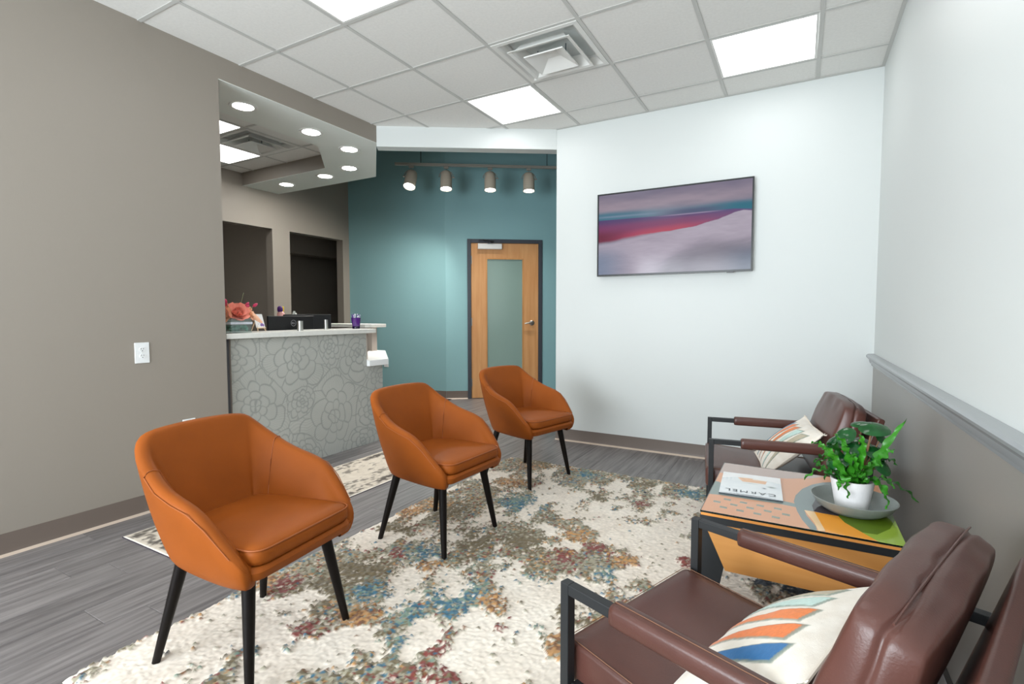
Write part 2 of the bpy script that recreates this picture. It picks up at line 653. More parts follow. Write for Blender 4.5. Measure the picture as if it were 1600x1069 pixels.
baseboard('baseboard_left', (XL, YB), (XL, WE), (1, 0))
baseboard('baseboard_front', (XR, YT), (HDR_B[0], YT), (0, -1))
baseboard('baseboard_teal_left', tuple(c0.xy), tuple(DWC.xy), tuple((-tn).xy))
baseboard('baseboard_teal_right', tuple(DWC.xy), tuple((DW0 + DWD * 0.004).xy), tuple(DWN.xy))
baseboard('baseboard_teal_end', tuple((DW0 + DWD * 1.047).xy), tuple(DWE.xy), tuple(DWN.xy))

# ------------------------------------------------------------------ suspended ceilings
GX, GY, G = -2.982, 2.805, 0.6096


def clip(poly, a, b, c):
    """keep a*x + b*y <= c"""
    out = []
    for i in range(len(poly)):
        p, q = poly[i], poly[(i + 1) % len(poly)]
        dp, dq = a * p[0] + b * p[1] - c, a * q[0] + b * q[1] - c
        if dp <= 0:
            out.append(p)
        if (dp < 0 < dq) or (dq < 0 < dp):
            t = dp / (dp - dq)
            out.append((p[0] + (q[0] - p[0]) * t, p[1] + (q[1] - p[1]) * t))
    return out


ceil_main = struct('ceiling', MB().prism([(XL - 0.01, YB), (XR + 0.01, YB), (XR + 0.01, YT), HDR_B, HDR_A], ZC + 0.05, ZC + 0.08), M_white, smooth=0)
HN = (-(HDR_B[1] - HDR_A[1]), HDR_B[0] - HDR_A[0])
HC = HN[0] * HDR_A[0] + HN[1] * HDR_A[1]


def room_clip(poly):
    poly = clip(poly, -1, 0, -XL)
    poly = clip(poly, 1, 0, XR)
    poly = clip(poly, 0, 1, YT) if poly else poly
    poly = clip(poly, 0, -1, -YB) if poly else poly
    poly = clip(poly, HN[0], HN[1], HC) if poly else poly
    return poly


LIGHTS = {(1, 1), (4, 1), (1, -2), (4, -2), (1, -5), (4, -5)}
VENTS = {(2, 0)}
tcache = None


def ceiling_grid(parent, gx, gy, irange, jrange, skip, clipf):
    global tcache
    e = 0.0045
    for i in irange:
        for j in jrange:
            if (i, j) in skip:
                continue
            x0, y0 = gx + i * G, gy + j * G
            full = [(x0 + e, y0 + e), (x0 + G - e, y0 + e), (x0 + G - e, y0 + G - e), (x0 + e, y0 + G - e)]
            pc = clipf(full)
            if len(pc) < 3:
                continue
            ar = abs(sum(pc[k][0] * pc[(k + 1) % len(pc)][1] - pc[(k + 1) % len(pc)][0] * pc[k][1] for k in range(len(pc)))) / 2
            if ar < 0.002:
                continue
            if ar > (G - 2 * e) ** 2 - 1e-6:
                if tcache is None:
                    tcache = build('ceiling_tile', MB().prism([(e, e), (G - e, e), (G - e, G - e), (e, G - e)], ZC + 0.005, ZC + 0.020), M_tile, parent, smooth=0)
                    tcache.location = (x0, y0, 0)
                else:
                    copy_piece(tcache, (x0, y0, 0), parent)
            else:
                build('ceiling_tile', MB().prism(pc, ZC + 0.005, ZC + 0.020), M_tile, parent, smooth=0)
    w = 0.0115
    i0, i1, j0, j1 = irange[0], irange[-1] + 1, jrange[0], jrange[-1] + 1
    for i in range(i0, i1 + 1):
        x = gx + i * G
        pc = clipf([(x - w, gy + j0 * G), (x + w, gy + j0 * G), (x + w, gy + j1 * G), (x - w, gy + j1 * G)])
        if len(pc) >= 3:
            build('main_bar', MB().prism(pc, ZC, ZC + 0.0035), M_bar, parent, smooth=0)
    for j in range(j0, j1 + 1):
        y = gy + j * G
        pc = clipf([(gx + i0 * G, y - w), (gx + i1 * G, y - w), (gx + i1 * G, y + w), (gx + i0 * G, y + w)])
        if len(pc) >= 3:
            build('cross_bar', MB().prism(pc, ZC + 0.0002, ZC + 0.0035), M_bar, parent, smooth=0)


ceiling_grid(ceil_main, GX, GY, range(-1, 6), range(-8, 3), LIGHTS | VENTS, room_clip)
# wall angles
build('wall_angle', MB().box((XR - 0.02, YB, ZC - 0.0005), (XR - 0.0002, YT, ZC + 0.003)), M_bar, ceil_main, smooth=0)
build('wall_angle', MB().box((HDR_B[0], YT - 0.02, ZC - 0.0004), (XR, YT - 0.0002, ZC + 0.003)), M_bar, ceil_main, smooth=0)

RX, RY = -4.435, 2.92
ceil_rec = struct('ceiling_reception', MB().box((XW, 0.9, ZC + 0.05), (-3.9, 3.85, ZC + 0.08)), M_white, smooth=0)


def rec_clip(poly):
    for a in ((-1, 0, -XW), (1, 0, -3.90), (0, -1, -0.9), (0, 1, 3.81)):
        poly = clip(poly, *a) if poly else poly
    # behind the slanted inner edge
    poly = clip(poly, 1, 1, -3.90 + 3.28) if poly else poly
    return poly


RLIGHTS = {(-1, -1), (-2, 0)}
RVENTS = {(-1, 0)}
ceiling_grid(ceil_rec, RX, RY, range(-3, 1), range(-4, 2), RLIGHTS | RVENTS, rec_clip)


def ceiling_light(i, j, gx, gy, label, group):
    x, y = gx + (i + 0.5) * G, gy + (j + 0.5) * G
    t = thing('ceiling_light', label, 'ceiling light', (x, y, ZC), 0, group)
    h = G / 2 - 0.0125
    k = h - 0.014
    f = MB()
    for a, b in (((-h, -h, 0.0), (h, -k, 0.012)), ((-h, k, 0.0), (h, h, 0.012)), ((-h, -k, 0.0), (-k, k, 0.012)), ((k, -k, 0.0), (h, k, 0.012))):
        f.box(a, b)
    build('light_frame', f, M_whitemetal, t, smooth=0)
    build('diffuser', MB().box((-k, -k, 0.002), (k, k, 0.006)), M_panel, t, smooth=0)
    return t


ceiling_light(1, 1, GX, GY, 'square white ceiling light panel next to the hall header', 'square ceiling panels of the waiting room')
ceiling_light(4, 1, GX, GY, 'square white ceiling light panel above the television wall near the corner', 'square ceiling panels of the waiting room')
ceiling_light(1, -2, GX, GY, 'square white ceiling light panel cut by the top edge of the photo', 'square ceiling panels of the waiting room')
for ij, lab in (((4, -2), 'square white ceiling light panel right above the camera by the right wall'), ((1, -5), 'square white ceiling light panel near the windows, left one of two'),
                ((4, -5), 'square white ceiling light panel near the windows, right one of two')):
    ceiling_light(*ij, GX, GY, lab, 'square ceiling panels of the waiting room')
ceiling_light(-1, -1, RX, RY, 'ceiling light panel over the reception beside the soffit, nearer one', 'square ceiling panels of the reception')
ceiling_light(-2, 0, RX, RY, 'ceiling light panel over the reception behind the small vent', 'square ceiling panels of the reception')


def square_ring(m, pr):
    """loft of square rings: list of (half size, z)"""
    P = []
    for hs, z in pr:
        P.append([(hs, hs, z), (-hs, hs, z), (-hs, -hs, z), (hs, -hs, z), (hs, hs, z)])
    m.grid(P)
    return m


def air_vent(i, j, gx, gy, label):
    x, y = gx + (i + 0.5) * G, gy + (j + 0.5) * G
    t = thing('air_vent', label, 'air vent', (x, y, ZC))
    h = G / 2 - 0.0125
    m = square_ring(MB(), [(h, 0.002), (h, -0.003), (h - 0.03, -0.003), (h - 0.065, 0.035), (h - 0.065, 0.075)])
    build('outer_frame', m, M_whitemetal, t, smooth=0)
    build('duct_box', square_ring(MB(), [(h - 0.06, 0.03), (h - 0.06, 0.13)]).box((-h + 0.06, -h + 0.06, 0.13), (h - 0.06, h - 0.06, 0.135)), M_galv, t, smooth=0)
    m = square_ring(MB(), [(0.212, -0.022), (0.214, -0.028), (0.192, -0.024), (0.150, 0.034), (0.146, 0.034), (0.187, -0.018), (0.212, -0.022)])
    build('louver', m, M_whitemetal, t, smooth=0)
    m = square_ring(MB(), [(0.002, 0.012), (0.045, 0.008), (0.128, -0.040), (0.134, -0.044), (0.136, -0.038), (0.132, -0.034), (0.050, 0.016), (0.002, 0.020)])
    build('center_cone', m, M_whitemetal, t, smooth=0)
    for sx in (-1, 1):
        build('strut', MB().box((sx * 0.10 - 0.003, -0.004, -0.02), (sx * 0.10 + 0.003, 0.004, 0.13)), M_galv, t, smooth=0)
    o = build('duct_hole', MB().lathe([(0.15, 0.100), (0.15, 0.129)], 24), M_black, t)
    return t


air_vent(2, 0, GX, GY, 'large square white ceiling air vent with stepped louvers between the light panels')
air_vent(-1, 0, RX, RY, 'square air vent in the ceiling over the reception desk')

# ------------------------------------------------------------------ soffit downlights
DL = [(-3.645, 2.39, 'nearest the camera beside the left wall'), (-3.65, 3.0, 'second from the left wall along the front edge'),
      (-3.715, 3.48, 'at the soffit corner nearest the header'), (-4.19, 3.92, 'on the slanted soffit run above the pen cup'),
      (-4.665, 4.01, 'on the far soffit run, nearer the corner'), (-5.36, 4.035, 'farthest one next to the reception back wall')]
dl0 = None
for x, y, where in DL:
    lab = 'round recessed downlight in the soffit, ' + where
    if dl0 is None:
        t = thing('downlight', lab, 'downlight', (x, y, ZS), 0, 'round downlights in the soffit')
        build('trim_ring', MB().lathe([(0.072, 0.0), (0.072, -0.004), (0.095, -0.006), (0.098, -0.001), (0.098, 0.0)], 32, closed=False), M_whitemetal, t)
        build('lens', MB().lathe([(0.072, -0.0035), (0.072, -0.001)], 32), M_down, t)
        dl0 = t
    else:
        dup(dl0, (x, y, ZS), 0, lab)

# ------------------------------------------------------------------ track lighting in the hall
ZTR = 3.05
TA, TB = Vector((-4.425, 4.880, ZTR)), Vector((-2.60, 6.118, ZTR))
TD = (TB - TA).normalized()
trk = thing('light_track', 'long grey light track hung in front of the teal walls', 'light track', TA, math.atan2(TD.y, TD.x))
tl = (TB - TA).length
build('rail', MB().box((0, -0.018, -0.016), (tl, 0.018, 0.016)), M_trackgrey, trk, bevel=0.003)
for s in (0.32, tl - 0.30):
    build('hanger_rod', MB().tube([(s, 0, 0.016), (s, 0, ZHALL - ZTR)], 0.004, 6), M_cord, trk)
HEADS = [((-4.342, 5.117), 'tilted towards the room, at the left end of the track', 0.42, 0.35), ((-3.982, 5.352), 'second from the left end of the track', 0.20, 0.0),
         ((-3.550, 5.695), 'third from the left on the track, over the door', 0.13, 0.0), ((-3.137, 5.960), 'nearest the white wall at the right end of the track', 0.10, 0.0)]
for k, ((x, y), where, tilt, side) in enumerate(HEADS):
    # stay on the rail line
    s = (Vector((x, y, ZTR)) - TA).dot(TD)
    p = TA + TD * s
    t = thing('spotlight', 'grey cylinder spotlight ' + where, 'spotlight', (p.x, p.y, ZTR - 0.0165), math.atan2(TD.y, TD.x), 'cylinder spotlights on the track')
    build('mount', MB().box((-0.03, -0.014, -0.03), (0.03, 0.014, 0.0)), M_trackgrey, t, bevel=0.004)
    sg = -1 if k == 0 else 1
    yk = [(0, 0, -0.03), (0, 0, -0.05)] + [(sg * 0.088 * math.sin(a), 0, -0.135 + 0.085 * math.cos(a)) for a in (0.4, 0.8, 1.2, 1.57)]
    build('yoke', MB().tube(yk, 0.006, 6).tube([(-sg * a[0], a[1], a[2]) for a in yk[2:]], 0.006, 6).tube([(sg * 0.07, 0, -0.135), (sg * 0.105, 0, -0.135)], 0.009, 8), M_trackgrey, t)
    R = Matrix.Translation((0, 0, -0.135)) @ Matrix.Rotation(-tilt, 4, 'X') @ Matrix.Rotation(side * 0.4, 4, 'Y')
    r = 0.072
    body = [(0.02, 0.085), (0.045, 0.075), (0.062, 0.055), (r - 0.004, 0.02), (r, -0.02), (r, -0.145), (r + 0.004, -0.147), (r + 0.004, -0.155), (r - 0.003, -0.155), (r - 0.006, -0.13)]
    build('body', MB().lathe(body, 28, M=R, closed=False).lathe([(0.002, 0.087), (0.02, 0.085)], 28, M=R, closed=False), M_spotbody, t)
    build('lens', MB().lathe([(r - 0.006, -0.140), (r - 0.006, -0.136)], 28, M=R), M_spotlens, t)
    # the lamp's own light
    W = Matrix.Translation(t.location) @ Matrix.Rotation(math.atan2(TD.y, TD.x), 4, 'Z') @ R
    a = W @ Vector((0, 0, -0.17))
    b = W @ Vector(((0.0, -0.2, -1.2), (-1.05, 0.10, -1.6), (-0.3, 0.0, -1.2), (0.0, -0.1, -1.2))[k])
    lamp('spot_beam', 'SPOT', a, b, (60, 190, 46, 42)[k], (1, 0.95, 0.88), spot_size=(1.5, 2.3, 2.2, 2.2)[k], spot_blend=1.0, shadow_soft_size=0.05)

# ------------------------------------------------------------------ door in the teal wall
door = MB()
door.box((0.0, -0.022, 0), (0.05, 0.13, 2.226)).box((0.998, -0.022, 0), (1.05, 0.13, 2.226)).box((0.05, -0.022, 2.174), (0.998, 0.13, 2.226))
d1 = struct('door_1', MB(), M_frame)


def dpart(name, mb, m, parent=None, **kw):
    o = build(name, mb, m, parent or d1, **kw)
    return o


d1.matrix_world = Mdoor
df = dpart('door_frame', door, M_frame, smooth=0, bevel=0.002)
df['label'] = 'charcoal metal frame'
gl0, gl1, gz0, gz1 = 0.262, 0.784, 0.30, 1.965
slab = MB()
for a, b in (((0.052, 0.0, 0.008), (gl0, 0.044, 2.172)), ((gl1, 0.0, 0.008), (0.996, 0.044, 2.172)), ((gl0, 0.0, 0.008), (gl1, 0.044, gz0)), ((gl0, 0.0, gz1), (gl1, 0.044, 2.172))):
    slab.box(a, b)
dpart('door_slab', slab, M_mapledoor, smooth=0)['label'] = 'maple veneer leaf'
st = MB()
w = 0.014
for a, b in (((gl0, -0.006, gz0), (gl0 + w, 0.03, gz1)), ((gl1 - w, -0.006, gz0), (gl1, 0.03, gz1)), ((gl0 + w, -0.006, gz0), (gl1 - w, 0.03, gz0 + w)), ((gl0 + w, -0.006, gz1 - w), (gl1 - w, 0.03, gz1))):
    st.box(a, b)
dpart('glazing_bead', st, M_maple, smooth=0)
dpart('glass', MB().box((gl0 + w, 0.012, gz0 + w), (gl1 - w, 0.018, gz1 - w)), M_frost, smooth=0)['label'] = 'frosted grey green pane'
cl = dpart('door_closer', MB().box((0.145, -0.058, 2.085), (0.478, 0.0, 2.162)), M_whitemetal, bevel=0.006)
cl['label'] = 'silver closer'
build('closer_arm', MB().tube([(0.30, -0.055, 2.175), (0.36, -0.10, 2.185), (0.22, -0.035, 2.205)], 0.010, 8).box((0.16, -0.045, 2.195), (0.25, -0.022, 2.215)).box((0.28, -0.07, 2.16), (0.33, -0.035, 2.185)), M_bolt, cl)
hdl = dpart('door_handle', MB().lathe([(0.036, 0), (0.036, 0.006), (0.026, 0.014), (0.012, 0.018), (0.012, 0.05)], 20, M=Matrix.Translation((0.905, 0, 1.063)) @ Matrix.Rotation(PI / 2, 4, 'X')), M_chrome)
hdl['label'] = 'chrome lever handle'
build('lever', MB().tube([(0.905, -0.048, 1.063), (0.87, -0.052, 1.064), (0.83, -0.05, 1.060), (0.80, -0.044, 1.054)], [0.013, 0.012, 0.011, 0.009], 10), M_chrome, hdl)
for z in (1.94, 1.08, 0.228):
    dpart('hinge', MB().tube([(0.050, -0.012, z - 0.055), (0.050, -0.012, z + 0.055)], 0.008, 8).box((0.042, -0.012, z - 0.055), (0.062, -0.002, z + 0.055)), M_chrome)

# small black thing lying by the hall baseboard
p = DWC + DWD * -0.06 + DWN * 0.07
t = thing('door_wedge', 'small black wedge with a cord lying by the hallway baseboard', 'door wedge', (p.x - 0.03, p.y, 0.0), RZ)
wm = MB().add([(-0.09, -0.02, 0), (0.03, -0.02, 0), (0.03, 0.02, 0), (-0.09, 0.02, 0), (-0.085, -0.018, 0.008), (0.03, -0.02, 0.04), (0.03, 0.02, 0.04), (-0.085, 0.018, 0.008)],
              [(0, 3, 2, 1), (4, 5, 6, 7), (0, 1, 5, 4), (1, 2, 6, 5), (2, 3, 7, 6), (3, 0, 4, 7)])
build('wedge_body', wm, M_cord, t, bevel=0.003)
build('cord', MB().tube([(0.03, 0, 0.01), (0.07, 0.02, 0.006), (0.12, 0.0, 0.006), (0.15, -0.03, 0.006), (0.11, -0.05, 0.006)], 0.005, 6), M_cord, t)


# ------------------------------------------------------------------ wall outlets
def outlet(label, M4, w=0.078, h=0.122):
    t = thing('wall_outlet', label, 'outlet', (0, 0, 0), 0, 'white wall outlets')
    t.matrix_world = M4          # local: x right, z up, -y out of the wall
    build('cover_plate', MB().box((-w / 2, -0.006, -h / 2), (w / 2, 0, h / 2)), M_plastic, t, bevel=0.003)
    for s in (-1, 1):
        c = s * 0.0195
        r = build('receptacle', MB().prism([(0.0165 * math.cos(a), 0.0165 * math.sin(a) * 0.85) for a in np.linspace(0, 2 * PI, 20, endpoint=False)], 0, 0.0025,
                                           M=Matrix.Translation((0, -0.006, c)) @ Matrix.Rotation(PI / 2, 4, 'X')), M_plastic, t)
        sl = MB()
        for x in (-0.0062, 0.0062):
            sl.box((x - 0.0011, -0.0092, c + 0.001), (x + 0.0011, -0.0084, c + 0.009))
        sl.lathe([(0.0026, 0), (0.0026, 0.0008)], 10, M=Matrix.Translation((0, -0.0084, c - 0.007)) @ Matrix.Rotation(PI / 2, 4, 'X'))
        build('slot', sl, M_slot, r)
    build('screw', MB().lathe([(0.003, 0), (0.003, 0.001)], 10, M=Matrix.Translation((0, -0.006, 0)) @ Matrix.Rotation(PI / 2, 4, 'X')), M_whitemetal, t)
    return t


RL = Matrix.Rotation(PI / 2, 4, 'Z')      # outlet facing +x
outlet('white wall outlet at counter height on the taupe wall left of the desk', Matrix.Translation((XL, 1.531, 0.959)) @ RL)
outlet('white wall outlet low on the taupe wall, mostly hidden by the nearest tan chair', Matrix.Translation((XL, 1.781, 0.461)) @ RL)
outlet('white wall outlet on the grey wainscot behind the potted plant', Matrix.Translation((XR - 0.002, 3.64, 0.34)) @ Matrix.Rotation(-PI / 2, 4, 'Z'))
tt = (-5.255 - c0.x) / (DWC - c0).x
po = c0 + (DWC - c0) * tt
td = (DWC - c0).normalized()
outlet('white wall outlet on the teal wall right of the reception desk', Matrix.Translation((po.x, po.y, 0.475)) @ Matrix.Rotation(math.atan2(td.y, td.x), 4, 'Z'))

# ------------------------------------------------------------------ television
tv = thing('television', 'wide flat television showing a pink lake on the white wall', 'television', (-0.948, YT, 0.686 + 0.5))
TW, TH = 1.244, 0.712
z0 = 0.331
tb = MB()
e = 0.011
tvz = z0
tv.location.z = 1.185 + z0 + TH / 2 + 0.001
for a, b in (((-TW / 2, -0.058, -TH / 2), (TW / 2, -0.030, -TH / 2 + e * 1.3)), ((-TW / 2, -0.058, TH / 2 - e), (TW / 2, -0.030, TH / 2)),
             ((-TW / 2, -0.058, -TH / 2 + e * 1.3), (-TW / 2 + e, -0.030, TH / 2 - e)), ((TW / 2 - e, -0.058, -TH / 2 + e * 1.3), (TW / 2, -0.030, TH / 2 - e))):
    tb.box(a, b)
build('bezel', tb, M_tvbezel, tv, smooth=0)
build('back_case', MB().box((-TW / 2 + 0.005, -0.04, -TH / 2 + 0.005), (TW / 2 - 0.005, -0.028, TH / 2 - 0.005)).box((-0.45, -0.03, -0.28), (0.45, -0.002, 0.2)), M_tvbezel, tv, smooth=0)
build('sensor', MB().box((0.44, -0.056, -TH / 2 - 0.008), (0.49, -0.04, -TH / 2 + 0.001)), M_tvbezel, tv, smooth=0)
nx, nz = 300, 172
U, V = np.meshgrid(np.linspace(0, 1, nx), np.linspace(0, 1, nz), indexing='ij')   # V up from the bottom


def mix(a, b, t):
    t = np.clip(t, 0, 1)[..., None]
    return a * (1 - t) + b * t


def C(r, g, b):
    return np.array(lin(r, g, b))


def ss(a, b, x):
    t = np.clip((x - a) / (b - a), 0, 1)
    return t * t * (3 - 2 * t)


D = 1 - V                       # down from the top
nz1 = fbm(U * 3 + V, V * 9, 3)
img = np.zeros((nx, nz, 3)) + C(128, 118, 132)
img = mix(img, C(148, 134, 146), ss(0.3, 0.9, nz1 + 0.2 * U))
img = mix(img, C(96, 92, 116), ss(0.55, 0.0, D * 2.5 + 0.4 * nz1 - 0.2) * 0.6)
# teal band at the horizon
hz = 0.30 - 0.02 * U + 0.02 * nz1
band = ss(-0.10, 0.0, D - hz + 0.03) * (1 - ss(0.0, 0.05, D - hz - 0.03))
img = mix(img, C(66, 92, 118), ss(0.13, 0.26, D - 0.06 * nz1) * 0.4)
img = mix(img, C(44, 104, 124), ss(0.20, 0.27, D + 0.05 * (nz1 - 0.5)) * (0.9 - 0.5 * np.exp(-((U - 0.55) / 0.22) ** 2)))
img = mix(img, C(118, 134, 156), np.exp(-((D - (0.275 + 0.02 * U)) / 0.012) ** 2) * np.exp(-((U - 0.15) / 0.3) ** 2) * 0.7)
img = mix(img, C(16, 96, 116), ss(0.70, 0.95, U) * ss(0.20, 0.29, D))
img = mix(img, C(58, 64, 98), ss(0.35, 0.55, U) * ss(0.92, 0.7, U) * ss(0.24, 0.29, D) * 0.8)
# lake: purple at the far shore to crimson at the near edge
top = np.interp(U, [0, 0.4, 0.9, 1.0], [0.312, 0.318, 0.315, 0.336])
bot = np.interp(U, [0, .1, .2, .36, .5, .67, .73, .805, .83, .893, .95, 1], [.615, .60, .57, .53, .51, .475, .445, .42, .40, .362, .342, .352]) + 0.010 * (fbm(U * 22, V * 0 + 1, 9) - 0.5)
soft_ = 0.004 + 0.035 * ss(0.6, 0.15, U)
inl = ss(-0.004, 0.004, D - top) * (1 - ss(-soft_, soft_ * 0.8, D - bot))
tlake = np.clip((D - top) / np.maximum(bot - top, 0.02), 0, 1)
lake = mix(np.zeros_like(img) + C(72, 54, 102), C(118, 50, 92), ss(0.0, 0.45, tlake))
lake = mix(lake, C(172, 62, 84), ss(0.45, 0.95, tlake) * np.exp(-((U - 0.42) / 0.42) ** 2))
lake = mix(lake, C(96, 28, 48), ss(0.3, 0.0, U) * ss(0.35, 0.7, tlake) * 0.8)
lake = mix(lake, C(70, 62, 112), ss(0.55, 0.95, U) * 0.7)
sand = mix(np.zeros_like(img) + C(152, 142, 156), C(176, 166, 180), fbm(U * 5, V * 12, 21))
sand = mix(sand, C(118, 128, 150), ss(0.3, 0.0, U) * ss(0.45, 0.15, V))
ripple = fbm(U * 6 + V * 4, V * 20 - U * 8, 33)
dk = ss(0.16, -0.1, V - 0.30 * ss(0.30, 0.75, U) + 0.10 * (ripple - 0.5)) * ss(0.30, 0.5, U)
sand = mix(sand, C(110, 104, 116), dk * 0.9)
sand = mix(sand, C(92, 100, 118), ss(0.75, 1.0, U) * ss(0.35, 0.1, V))
sand *= (0.93 + 0.14 * fbm(U * 20, V * 60, 41))[..., None]
below = ss(-soft_, soft_ * 0.8, D - bot)
img = mix(img, lake, inl)
img = mix(img, sand, below)
img = mix(img, C(196, 180, 200), np.exp(-((D - top - 0.008) / 0.005) ** 2) * ss(0.35, 0.6, U) * ss(0.88, 0.7, U) * 0.55)
X = (U - 0.5) * (TW - 2 * e)
Z = (V - 0.5) * (TH - 2.3 * e) + 0.15 * e
heightgrid('screen', X, np.full_like(X, -0.050), Z, img, M_tvscreen, tv)

# ------------------------------------------------------------------ reception desk
DX = -3.42
desk = thing('reception_desk', 'grey reception desk with embossed flower panel beside the taupe wall', 'reception desk', (DX, 2.85, 0))
desk.rotation_euler = (0, 0, 0)


def P(x, y, z=0):
    return (x - DX, y - 2.85, z)


# front body behind the patterned panel
body = MB().box(P(DX - 0.10, 2.10, 0), P(DX - 0.004, 3.36, 1.015)).box(P(DX - 0.10, 3.36, 0), P(DX - 0.004, 3.565, 0.712))
build('desk_body', body, M_deskend, desk, smooth=0)
build('side_trim', MB().box(P(DX - 0.09, 2.055, 0), P(DX - 0.02, 2.10, 1.015)), M_desktrim, desk, smooth=0)
build('end_cap', MB().prism([P(DX, 3.36)[:2], P(DX - 0.02, 3.40)[:2], P(DX - 0.075, 3.445)[:2], P(DX - 0.10, 3.36)[:2]], 0.775, 1.015), M_deskend, desk, smooth=0)
dg = Vector((-0.7071, 0.7071, 0))
q0 = Vector((DX, 3.565, 0))
q1 = q0 + dg * 1.05
qn = Vector((-0.7071, -0.7071, 0)) * 0.06
build('slanted_panel', MB().prism([P(*q0.xy)[:2], P(*q1.xy)[:2], P(*(q1 + qn).xy)[:2], P(*(q0 + qn).xy)[:2]], 0, 0.712), M_desktrim, desk, smooth=0)
build('back_panel', MB().box(P(-5.35, 4.26, 0), P(-4.24, 4.34, 1.035)), M_deskend, desk, smooth=0)
build('work_surface', MB().box(P(-4.26, 2.10, 0.705), P(DX - 0.105, 3.50, 0.735)), M_counter, desk, smooth=0)
build('storage_base', MB().box(P(-4.28, 2.12, 0), P(-3.70, 2.55, 0.70)), M_deskend, desk, smooth=0)
# patterned front, line work of big layered blossoms
ny, nzz = 340, 250
yy, zz = np.meshgrid(np.linspace(2.10, 3.565, ny), np.linspace(0.0, 1.015, nzz), indexing='ij')
cen = [(2.27, .52, 1.0), (2.42, .06, .8), (2.98, .33, 1.25), (2.62, .84, 1.05), (3.27, .83, .85), (3.42, .30, .8), (2.08, .90, .8), (2.95, .93, .6), (2.68, .50, .55), (3.30, .04, .7), (2.15, .22, .7), (3.55, .60, .7), (2.70, .10, .6)]
best = np.full_like(yy, 1e9)
sec = np.full_like(yy, 1e9)
who = np.zeros(yy.shape, int)
wy = yy + 0.075 * (fbm(yy * 5, zz * 5, 50) - 0.5)
wz = zz + 0.075 * (fbm(yy * 5 + 9, zz * 5, 60) - 0.5)
for k, (a, b, s) in enumerate(cen):
    d = np.hypot(wy - a, wz - b) / s
    sec = np.where(d < best, best, np.minimum(sec, d))
    who = np.where(d < best, k, who)
    best = np.minimum(d, best)
line = np.exp(-((sec - best) / 0.008) ** 2)
hatch = np.zeros_like(yy)
for k, (a, b, s) in enumerate(cen):
    mk = who == k
    r = np.hypot(wy - a, wz - b)
    th = np.arctan2(wz - b, wy - a)
    edges = [0.045, 0.105, 0.18, 0.27, 0.37, 0.48]
    prev = 0
    lk = np.zeros_like(yy)
    hk = np.zeros_like(yy)
    for q, R0 in enumerate(edges):
        npet = [4, 6, 7, 8, 9, 10][q]
        ph = k * 1.7 + q * 2.1
        ang = (th + ph) * npet / (2 * PI) + 0.25 * np.sin(th * 2 + q + k)
        sc = np.abs(np.sin(ang * PI))
        Rq = R0 * s * (0.80 + 0.22 * sc ** 0.7)
        lk = np.maximum(lk, np.exp(-((r - Rq) / 0.0055) ** 2))
        inn = (r < Rq) & (r > prev)
        dsep = np.abs((ang + 0.5) % 1 - 0.5) * 2 * PI / npet * r
        lk = np.maximum(lk, np.where(inn, np.exp(-(dsep / 0.0045) ** 2) * 0.9, 0))
        hk = np.where(inn, 0.5 + 0.5 * np.sin(th * (90 if q > 1 else 50) + 3 * np.sin(r * 40)), hk)
        prev = Rq
    line = np.where(mk, np.maximum(line, lk), line)
    hatch = np.where(mk, hk, hatch)
tone = fbm(yy * 4, zz * 4, 71)
img = mix(np.zeros((*yy.shape, 3)) + C(164, 166, 160), C(182, 183, 177), tone)
img = mix(img, C(198, 199, 193), hatch * 0.35)
img = mix(img, C(142, 145, 141), line * 0.8)
keep = (yy <= 3.362) | (zz <= 0.714)
# pull the notch of the panel in: points above the low end fold down onto the edge
zp = np.where(keep, zz, 0.714)
o = heightgrid('flower_panel', np.full_like(yy, 0.0) + 0.002 - 0.0012 * line, yy - 2.85, zp, img, M_desk, desk)
o['label'] = 'grey embossed flower front'

ct = tag(build('countertop', MB().prism([(-3.385, 2.052), (-3.385, 3.455), (-3.47, 3.475), (-3.76, 3.475), (-3.76, 2.052)], 1.016, 1.053), M_counter, bevel=0.003),
         'long white countertop along the front of the reception desk', 'countertop')
tag(build('countertop', MB().prism([(-4.19, 4.20), (-4.19, 4.44), (-5.35, 4.44), (-5.35, 4.15), (-4.24, 4.15)], 1.036, 1.075), M_counter, bevel=0.003),
    'short white countertop at the far side of the reception desk', 'countertop')
tag(build('low_shelf', MB().prism([(-3.385, 3.367), (-3.375, 3.60), (-4.17, 4.40), (-4.42, 4.40), (-3.60, 3.46), (-3.60, 3.367)], 0.713, 0.768), M_plastic, bevel=0.004),
    'low white transaction shelf on the slanted desk end below the countertop', 'shelf')


# things on the counter
def petal(m, base, dirv, up, w, l, cup, mi=0):
    """cupped petal: grid 4 x 5"""
    dirv, up = Vector(dirv).normalized(), Vector(up).normalized()
    side = dirv.cross(up).normalized()
    Pp = []
    for a in range(5):
        t = a / 4
        row = []
        for b in range(5):
            s = (b / 4 - 0.5) * 2
            ww = w * math.sin(PI * (0.12 + 0.78 * t)) ** 0.7
            p = Vector(base) + dirv * (l * t) + side * (s * ww / 2) + up * (cup * (t * t) + 0.25 * cup * s * s)
            row.append(p)
        Pp.append(row)
    m.grid(Pp, mi)


